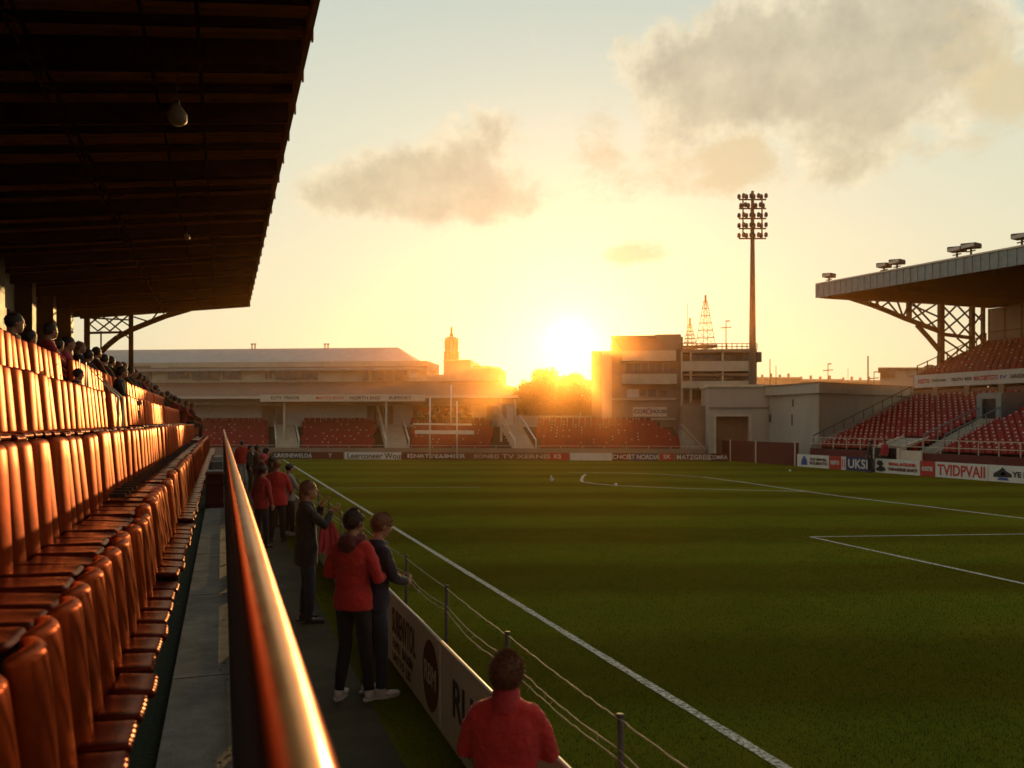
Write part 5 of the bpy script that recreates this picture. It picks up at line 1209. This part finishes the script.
def person(label, loc, face_az, H=1.78, lean=0.0, arms=None, legs=None, pelvis=None, head_turn=0.0, head_tip=0.0, top='c_red', legm='c_dark', hair='short', hairm='hair_dark', shoe='shoe_dark', skin='skin', hood=None, coat_len=.0, vox=.010, build=1.0, group=None, tufts=260, top_name='jacket', hs=1.0, hdown=0.0):
    """facing +Y, feet at z 0, 1.78 m tall before scaling"""
    root = empty('person', loc, -face_az, label, 'person', group); sc = H / 1.78; root.scale = (sc, sc, sc)
    P = Vector(pelvis or (0, 0, .95)); tl = math.tan(lean)
    def sh(p): return Vector((p[0], p[1] + (p[2] - P.z) * tl, p[2])) + Vector((P.x, P.y, 0))
    N_ = sh((0, -.01, P.z + .54)); Hd = N_ + Vector((0, .035 + .10 * tl, .150 - hdown)); S_ = {k: sh((k * .168 * build, 0, P.z + .448)) for k in (-1, 1)}
    arms = arms or {-1: [(-.25, .0, .27 + P.z - .05), (-.25, .08, P.z - .03)], 1: [(.25, .0, .27 + P.z - .05), (.25, .08, P.z - .03)]}
    legs = legs or {-1: [(-.10, .02, .50), (-.12, -.02, .09)], 1: [(.10, .04, .50), (.12, .02, .09)]}
    feet = {k: Vector(legs[k][1]) for k in (-1, 1)}
    # ---- body: one continuous surface
    b = MB()
    def torso(mb, g, lo=-.06, hi=None, flare=0.0):
        rr = [(lo, .165, .115), (.0, .168, .118), (.10, .150, .105), (.22, .155, .108), (.34, .178, .118), (.42, .182, .106), (.46, .155, .092), (.50, .105, .078), (.55, .068, .066)]
        rings = []
        for (z, rx, ry) in rr:
            p = sh((0, 0, P.z + z)); f = flare if z <= 0 else (flare * .4 if z < .15 else 0); rings.append((p.x, p.y, p.z, (rx + g + f) * build, ry + g + f * .7))
        mb.loft(rings, 22)
        for k in (-1, 1):
            mb.ell(S_[k] + Vector((-k * .015, 0, -.01)), (.052 + g, .052 + g, .050 + g), 12, 8)
            mb.tube([N_ + Vector((k * .02, -.01, -.035)), N_.lerp(S_[k], .5) + Vector((0, -.008, -.010)), S_[k] + Vector((-k * .01, 0, .004))], [.055 + g, .050 + g, .046 + g], 12)
    torso(b, -.012)
    b.tube([N_ - Vector((0, 0, .08)), N_ + Vector((0, .005, .03)), Hd + Vector((0, -.02, -.05))], [.062, .054, .052], 12)
    HR = Matrix.Rotation(head_turn, 3, 'Z') @ Matrix.Rotation(head_tip, 3, 'X')
    hp = lambda v: Hd + HR @ (Vector(v) * hs)
    b.ell(hp((0, -.008, .022)), (.082, .102, .104), 16, 12, HR); b.ell(hp((0, .028, -.045)), (.062, .066, .070), 14, 10, HR); b.ell(hp((0, .058, -.088)), (.026, .024, .02), 10, 8, HR)
    b.tube([hp((0, .086, .022)), hp((0, .104, -.008)), hp((0, .108, -.022))], [.010, .014, .013], 8); b.ell(hp((0, .082, -.052)), (.024, .014, .008), 8, 6, HR); b.ell(hp((0, .080, -.066)), (.021, .013, .008), 8, 6, HR)
    b.ell(hp((0, .078, .036)), (.05, .02, .014), 10, 6, HR)
    for k in (-1, 1): b.ell(hp((k * .078, -.006, -.004)), (.010, .020, .032), 8, 8, HR); b.ell(hp((k * .04, .05, -.03)), (.024, .03, .03), 8, 6, HR)
    for k in (-1, 1):
        e, w_ = Vector(arms[k][0]), Vector(arms[k][1]); b.tube([S_[k], S_[k].lerp(e, .5), e, e.lerp(w_, .4), w_], [.046, .044, .038, .036, .024], 10)
        opt = arms[k][2] if len(arms[k]) > 2 else None; d = (w_ - e).normalized(); hd_ = Vector(opt) if opt else d; nn = Vector(arms[k][3]) if len(arms[k]) > 3 else Vector((-k, .2, .0))
        hand(b, w_, hd_, nn, k, .55)
        kn, an = Vector(legs[k][0]), Vector(legs[k][1]); hp_ = Vector((P.x + k * .09, P.y, P.z - .02))
        b.tube([hp_, hp_.lerp(kn, .5), kn, kn.lerp(an, .35), an], [.078, .07, .05, .052, .036], 12); ft = (Vector((kn.x - an.x, 0, 0)) * 0 + Vector((k * .12, 1, 0))).normalized()
        b.tube([an, an + ft * .03 - Vector((0, 0, .045)), an + ft * .15 - Vector((0, 0, .055))], [.036, .036, .025], 8)
    bm_ = voxel(b, vox, 5); link('body', bm_, M[skin], root)
    eye = MB()
    for k in (-1, 1): eye.ell(hp((k * .032, .080, .012)), (.012, .009, .007), 8, 6, HR)
    eye.build('eyes', M['eye'], root, True)
    # ---- jacket
    j = MB(); torso(j, .018, -.10 - coat_len, flare=.012 + coat_len * .05)
    for k in (-1, 1):
        e, w_ = Vector(arms[k][0]), Vector(arms[k][1]); j.tube([S_[k] + Vector((-k * .03, 0, 0)), S_[k].lerp(e, .35), S_[k].lerp(e, .75), e, e.lerp(w_, .3), e.lerp(w_, .7), w_ - (w_ - e).normalized() * .02], [.060, .062, .057, .055, .053, .046, .038], 12)
    j.tube([N_ + Vector((0, -.012, -.05)), N_ + Vector((0, -.004, .025))], [.088, .074], 14)
    if hood: pass
    link(top_name, voxel(j, max(.010, vox), 6, .008, .075), M[top], root)
    if hood:
        h_ = MB()
        for i in range(14):
            a = PI * (1.0 + (i - 6.5) / 6.5 * .82) + PI / 2 - PI; a = -PI / 2 + (i - 6.5) / 6.5 * 2.3
            p = N_ + Vector((math.cos(a) * .092, math.sin(a) * .082 + .0, .0 + .012 * math.cos(i))); h_.ell(p, (.045, .045, .05), 8, 6)
        h_.ell(N_ + Vector((0, -.10, -.045)), (.095, .045, .075), 12, 8); h_.ell(N_ + Vector((0, -.095, .01)), (.085, .035, .035), 12, 8)
        link('hood', voxel(h_, .011, 4, .008, .06), M[hood], root)
    # ---- trousers
    t = MB(); t.loft([(P.x, P.y, P.z + .06, .16, .115), (P.x, P.y, P.z - .04, .178, .13), (P.x, P.y, P.z - .12, .16, .12)], 18)
    for k in (-1, 1):
        kn, an = Vector(legs[k][0]), Vector(legs[k][1]); hp_ = Vector((P.x + k * .088, P.y, P.z - .03))
        t.tube([hp_, hp_.lerp(kn, .3), hp_.lerp(kn, .7), kn, kn.lerp(an, .3), kn.lerp(an, .7), an - Vector((0, 0, .0))], [.092, .090, .074, .064, .066, .055, .050], 14)
    link('trousers', voxel(t, max(.011, vox), 4, .006, .10), M[legm], root)
    # ---- shoes
    for k in (-1, 1):
        an = feet[k]; ft = Vector((k * .16, 1, 0)).normalized(); sd_ = Vector((ft.y, -ft.x, 0)); s_ = MB()
        R = Matrix((sd_, ft, Vector((0, 0, 1)))).transposed(); z0 = an.z - .09
        s_.ell(Vector((an.x, an.y, z0 + .05)) + ft * .0, (.042, .06, .05), 12, 8, R); s_.ell(Vector((an.x, an.y, z0 + .035)) + ft * .10, (.046, .10, .035), 12, 8, R); s_.tube([Vector((an.x, an.y, z0 + .06)), Vector((an.x, an.y, z0 + .115))], [.045, .042], 10)
        me = voxel(s_, .009, 3)
        for v in me.vertices: v.co.z = max(v.co.z, z0 + .012)
        so_ = link('shoe', me, M[shoe], root)
        so2 = MB(); pts = []
        for i in range(20):
            a = i * PI / 10; q = Vector((an.x, an.y, 0)) + ft * (.055 + .135 * math.sin(a)) + sd_ * (.047 * math.cos(a) * (1 - .15 * math.sin(a))); pts.append(q)
        so2.add([(p.x, p.y, z0 + .002) for p in pts] + [(p.x, p.y, z0 + .022) for p in pts], [tuple(range(20))[::-1], tuple(range(20, 40))] + [(i, (i + 1) % 20, 20 + (i + 1) % 20, 20 + i) for i in range(20)])
        so2.build('sole', M['shoe_white'] if shoe == 'shoe_white' else M['shoe_dark'], so_)
    # ---- hair
    rnd = random.Random(hash(label) % 1000 if False else len(label) * 7 + int(H * 100)); hm_ = MB(); n, m = 26, 16; rr = (.087, .108, .100); c0 = Vector((0, -.013, .026)); vs_ = {}; 
    keep = lambda p: not (p.y > .060 and p.z < .052) and not (p.z < -.030 and p.y > -.02) and p.z > -.080 and not (p.y > .020 and p.z < .030)
    idx = {}; V = []; F = []
    for i in range(m + 1):
        th = PI * i / m
        for k in range(n):
            a = 2 * PI * k / n; p = c0 + Vector((rr[0] * math.sin(th) * math.cos(a), rr[1] * math.sin(th) * math.sin(a), rr[2] * math.cos(th)))
            p += (p - c0).normalized() *   .007 * mnoise.noise(p * 34 + Vector((H * 9, 0, 0))); V.append(p)
    for i in range(m):
        for k in range(n):
            q = (i * n + k, (i + 1) * n + k, (i + 1) * n + (k + 1) % n, i * n + (k + 1) % n)
            if keep(sum((V[x] for x in q), Vector()) / 4): F.append(q)
    if hair == 'hat':
        hm_.add([hp(v) + (hp(v) - Hd) * .06 for v in V], F); hm_.loft([], 8) if False else None
    else:
        hm_.add([hp(v) for v in V], F)
        used_ = sorted({i for f in F for i in f}) 
        for _ in range(tufts):
            v = V[rnd.choice(used_)] + Vector((rnd.gauss(0, .006), rnd.gauss(0, .006), rnd.gauss(0, .006))); nn = (v - c0).normalized(); d = (nn + Vector((rnd.gauss(0, .5), rnd.gauss(0, .5) - .1, rnd.gauss(0, .4) - .25))).normalized(); L_ = rnd.uniform(.007, .017)
            sdv = nn.cross(Vector((rnd.gauss(0, 1), rnd.gauss(0, 1), rnd.gauss(0, 1)))).normalized() * .0022
            hm_.add([hp(v + sdv - nn * .004), hp(v - sdv - nn * .004), hp(v + d * L_)], [(0, 1, 2)])
        if hair == 'long':
            hm_.ell(hp((0, -.085, -.06)), (.062, .045, .11), 12, 10, HR); hm_.ell(hp((0, -.075, -.13)), (.055, .04, .075), 12, 10, HR)
    link('hair' if hair != 'hat' else 'cap', hm_.mesh('hair'), M[hairm], root, True)
    return root
def at(px, py_feet, z=0.0):
    return G(px, py_feet, z)
DG_ = math.radians
# nearest spectator, seen from behind, cut by the lower edge of the picture
p1_ = person('nearest spectator, broad red high-necked jumper seen from behind at the bottom edge', (1.285, 3.87, 0), DG_(28), 1.52, top='c_red', legm='c_dark', hairm='hair_brown', vox=.008, build=1.05, tufts=9000,
             arms={-1: [(-.245, .04, 1.19), (-.17, .27, 1.10)], 1: [(.245, .04, 1.19), (.17, .27, 1.10)]}, head_tip=DG_(-6), top_name='jumper', hs=1.04, hdown=.02)
cb = MB(); cb.tube([(0, -.012, 1.45), (0, -.008, 1.50), (0, .002, 1.55), (0, .004, 1.565), (0, .004, 1.545)], [.100, .083, .074, .070, .064], 24, caps=False); link('collar', cb.mesh('collar'), M['c_red2'], p1_, True)
# the pair at the rope
person('man in red jumper with maroon hood, black trousers and white shoes, beside the navy jacket', at(353, 700).xy.to_3d(), DG_(40), 1.80, top='c_red', legm='c_dark', hood='c_maroon', shoe='shoe_white', vox=.009, tufts=4000,
       arms={-1: [(-.26, -.02, 1.16), (-.18, .2, 1.10)], 1: [(.28, -.03, 1.14), (.20, .24, 1.14)]}, legs={-1: [(-.10, .03, .50), (-.13, -.03, .09)], 1: [(.10, .05, .50), (.14, .06, .09)]}, head_turn=DG_(-12), top_name='jumper')
person('person in dark navy jacket and jeans, looking down and holding the fence rope', at(375, 698).xy.to_3d() + Vector((.0, .08, 0)), DG_(74), 1.74, lean=.10, top='c_navy', legm='c_jeans', hairm='hair_brown', shoe='shoe_white', vox=.009, tufts=4000,
       arms={-1: [(-.21, .08, 1.20), (-.10, .31, 1.10)], 1: [(.22, .10, 1.17), (.06, .33, 1.08)]}, head_tip=DG_(-24), head_turn=DG_(0))
# tall one in the black coat
td = person('tall person in long black coat and jeans raising both hands to the face', at(306, 622).xy.to_3d(), DG_(88), 1.85, lean=.02, top='c_black', legm='c_jeans', hair='long', hairm='hair_brown', vox=.009, tufts=3000, coat_len=.12, top_name='coat',
       arms={-1: [(-.20, .18, 1.28), (-.04, .20, 1.46), (.1, .5, .9), (.2, .3, -.6)], 1: [(.22, .20, 1.22), (.06, .31, 1.38), (-.1, .9, .3), (-.4, 0, .6)]}, head_tip=DG_(4))
# pink-red jacket hanging from that arm
def drape(label, loc, rz_, w_, h_, m):
    n, k = 28, 18; V = []; F = []
    for side in (0, 1):
        for i in range(k + 1):
            t = i / k
            for j in range(n + 1):
                u = j / n - .5; ww = w_ * (.55 + .45 * math.sin(min(1, t * 1.5) * PI / 2)); fold = .028 * math.sin(u * 22 + t * 2) * t + .015 * math.sin(u * 9 + 1)
                V.append((u * ww + .04 * t * math.sin(3 * t), fold + (side - .5) * (.02 + .05 * math.sin(PI * min(1, t + .1))), -t * h_ * (1 - .12 * abs(math.sin(u * 6)))))
        for i in range(k):
            for j in range(n): a = side * (n + 1) * (k + 1) + i * (n + 1) + j; F.append((a, a + 1, a + n + 2, a + n + 1))
    o = MB().add(V, F).build('draped_jacket', m, None, True); o.location = loc; o.rotation_euler = (0, 0, rz_); return tag(o, label, 'jacket')
a_ = td.matrix_basis
fa_ = DG_(88); tp = Vector(td.location); off_ = rotz(Vector((.20, .22, 0)), -fa_) * 1.04
drape('bright pink-red jacket hanging over the forearm of the person in the black coat', (tp.x + off_.x + .02, tp.y + off_.y, 1.31 * 1.0), -.35, .27, .44, M['c_pink'])
# the group further along the path
person('person in plain red jacket and black trousers, back turned, behind the black coat', at(277, 542).xy.to_3d(), DG_(20), 1.80, top='c_red', legm='c_dark', vox=.012, hairm='hair_brown', tufts=500, coat_len=.06, build=1.12,
       arms={-1: [(-.26, .03, 1.18), (-.17, .22, 1.08)], 1: [(.27, .02, 1.16), (.24, .2, 1.02)]})
person('dark-haired person in grey coat with white shoes looking towards the pitch', at(289, 535).xy.to_3d(), DG_(70), 1.66, top='c_grey', legm='c_dark', shoe='shoe_white', vox=.012, tufts=500, head_tip=DG_(-8), arms={-1: [(-.22, .12, 1.2), (-.08, .3, 1.15)], 1: [(.24, .1, 1.18), (.1, .32, 1.12)]})
person('person in crimson top with black trousers leaning against the stand wall', at(261, 548).xy.to_3d(), DG_(50), 1.72, top='c_red2', legm='c_black', vox=.012, tufts=400, lean=.08)
person('person in brown coat half hidden in the middle of the group', at(272, 527).xy.to_3d(), DG_(60), 1.78, top='c_brown', legm='c_dark', vox=.013, tufts=400, hair='long')
person('person with a red cap bending forward over the fence side', at(259, 512).xy.to_3d(), DG_(60), 1.70, top='c_maroon', legm='c_dark', hair='hat', hairm='c_pink', vox=.013, tufts=0, lean=.2)
person('person in red jacket and dark cap in the far half of the group', at(266, 505).xy.to_3d(), DG_(75), 1.80, top='c_red2', legm='c_dark', hair='hat', hairm='c_black', vox=.013, tufts=0)
person('bare-headed person in brown jacket at the far end of the group', at(257, 497).xy.to_3d(), DG_(80), 1.82, top='c_brown', legm='c_dark', vox=.013, tufts=200, skin='skin2')
person('person in dark coat at the far end of the group, next to the rail', at(250, 492).xy.to_3d(), DG_(110), 1.76, top='c_black', legm='c_dark', vox=.013, tufts=200)
person('lone person in red jacket and pale trousers standing far along the path', at(242, 485.0).xy.to_3d(), DG_(10), 1.86, top='c_red', legm='c_light', vox=.014, tufts=200, build=1.2)
sw = person('person in dark clothing standing in front of the right hand boards', Vector((31.6, 0, 0)) + Vector((0, yb_at(873) - .25, 0)), DG_(-70), 1.66, top='c_black', legm='c_dark', vox=.014, tufts=100)
person('steward in red jacket inside the tunnel mouth of the right stand', (32.7, TY - .35, 0.03), DG_(-90), 1.7, top='c_red2', legm='c_dark', vox=.014, tufts=50)
# ---- seated spectators: four builds, then copies with other clothes
sit_legs = {-1: [(-.11, .36, .50), (-.12, .33, .09)], 1: [(.11, .36, .50), (.12, .33, .09)]}
protos = []
specs = [('c_red', 'hair_dark', 'short', 0, -.05), ('c_black', 'hair_dark', 'short', .25, .05), ('c_red2', 'hair_brown', 'long', -.2, .1), ('c_brown', 'hair_dark', 'hat', .1, -.1)]
def seated(i, loc, az, lab, H=1.8, grp='spectators sitting in the upper rows'):
    t_, h_, st, ht, tip = specs[i]
    return person(lab, loc, az, H, lean=.08 + .05 * (i % 2), legs=sit_legs, pelvis=(0, 0, .56), top=t_, legm='c_dark', hair=st, hairm=h_, vox=.012, tufts=300, head_turn=ht, head_tip=tip,
                  arms={-1: [(-.24, .10, .80), (-.10, .34, .68)], 1: [(.24, .12, .82), (.10, .36, .70)]}, group=grp)
BZ = 3.24 - .48
def ysit(px, X): 
    r = ray(px, 400); return X * r.y / r.x
look = DG_(62)
plist = [(8, 322, -2.7, 0, 'c_black', 'first seated spectator from the left, black-haired with dark top'), (22, 337, -2.7, 3, 'c_maroon', 'small seated spectator low between the first two large heads'), (43, 330, -2.7, 1, 'c_red2', 'black-haired seated spectator in crimson, second large head from the left'), (53, 345, -2.75, 3, 'c_red', 'seated spectator in red with dark cap, half hidden behind the seats'), (63, 343, -2.7, 0, 'c_pink', 'seated spectator in bright pink-red top leaning behind the seat backs'), (76, 347, -2.7, 2, 'c_black', 'long-haired seated spectator right of the pink-red top'),
         (84, 355, -2.7, 1, 'c_black', 'seated spectator in black with lowered head, left of the bushy-haired one'), (92, 352, -2.75, 1, 'c_maroon', 'seated spectator in maroon left of the roof post'), (101, 359, -2.7, 3, 'c_brown', 'seated spectator in brown with dark cap left of the roof post'), (109, 361, -2.7, 0, 'c_black', 'seated spectator just left of the thin roof post'), (115, 366, -2.7, 2, 'c_brown', 'long-haired seated spectator in brown in front of the roof post'), (121, 366, -2.75, 2, 'c_black', 'long-haired seated spectator in black beyond the roof post'), (127, 371, -2.7, 1, 'c_black', 'seated spectator in black with short hair, just past the roof post'),
         (132, 373, -2.7, 0, 'c_maroon', 'seated spectator in maroon in the far half of the upper row'), (136, 377, -2.65, 3, 'c_black', 'seated spectator with dark cap in the far half of the upper row'), (141, 379, -2.7, 1, 'c_red2', 'seated spectator in crimson in the far half of the upper row'), (145, 383, -2.65, 2, 'c_brown', 'long-haired spectator in brown in the far half of the upper row'), (149, 385, -2.7, 0, 'c_black', 'spectator in black near the far end of the upper row'), (153, 388, -2.65, 3, 'c_maroon', 'capped spectator in maroon near the far end of the upper row'), (156, 391, -2.7, 0, 'c_brown', 'last seated spectator of the upper row'),
         (116, 372, -1.95, 1, 'c_black', 'dark figure sitting alone beside the white gangway rail'), (73, 374, -1.85, 3, 'c_black', 'lone dark capped head of a low sitting spectator between the upper rows'),
         (161, 395, -2.2, 2, 'c_black', 'long-haired spectator in black low at the far end'), (165, 394, -2.1, 1, 'c_brown', 'short-haired spectator in brown low at the far end'), (169, 397, -2.0, 0, 'c_maroon', 'spectator in maroon, first of those sitting low at the far end'), (173, 399, -1.8, 3, 'c_red2', 'capped spectator in crimson low at the far end'), (178, 401, -1.65, 0, 'c_black', 'spectator in black, third from last at the far end'), (184, 403, -1.4, 1, 'c_red2', 'spectator in crimson, second from last at the far end'), (191, 405, -1.15, 2, 'c_maroon', 'long-haired spectator in maroon, last at the far end')]
proto = {}
def recolor(root, name):
    for c in root.children:
        if c.name.split('.')[0] in ('jacket', 'jumper', 'coat'):
            c.material_slots[0].link = 'OBJECT'; c.material_slots[0].material = M[name]
for n_, (px, py, X, i, col, lab) in enumerate(plist):
    y = ysit(px, X); s_ = random.uniform(1.02, 1.14) if n_ not in (1, 3) else .95
    if n_ == 21: s_ = .62
    zh = EYE + (422 - py) * depth_of(X, y) / FPX
    loc = (X, y, zh - 1.26 * s_)
    if i not in proto: o = proto[i] = seated(i, loc, look, lab)
    else:
        o = copy_tree(proto[i]); o.location = loc; o['label'] = lab; o.rotation_euler = (0, 0, -look + random.uniform(-.5, .5))
    o.scale = (s_, s_, s_)
    recolor(o, col)
# spectators in the box in the middle of the far stand
cols_ = ['c_light', 'c_red', 'c_grey', 'c_light', 'c_navy', 'c_red2', 'c_grey', 'c_red', 'c_light', 'c_black']
names_ = ['pale clothes, first', 'bright red, second', 'grey coat, third', 'pale clothes, fourth', 'navy jacket, fifth', 'crimson jacket, sixth', 'grey coat, seventh', 'bright red, eighth', 'pale clothes, ninth', 'black coat, tenth']
for k, (c_, nm) in enumerate(zip(cols_, names_)):
    p = FP(420 + k * 5.2, 430, bo - .75); o = copy_tree(proto[k % 4]); o.location = (p.x, p.y, 2.35 + .25 * (k % 2)); o.rotation_euler = (0, 0, PI + .4 + random.uniform(-.3, .3)); o.scale = (1, 1, 1)
    o['label'] = 'spectator in %s from the left in the far stand box' % nm; o['group'] = 'spectators in the far stand box'; recolor(o, c_)
bpy.data.scenes.remove(WORK)
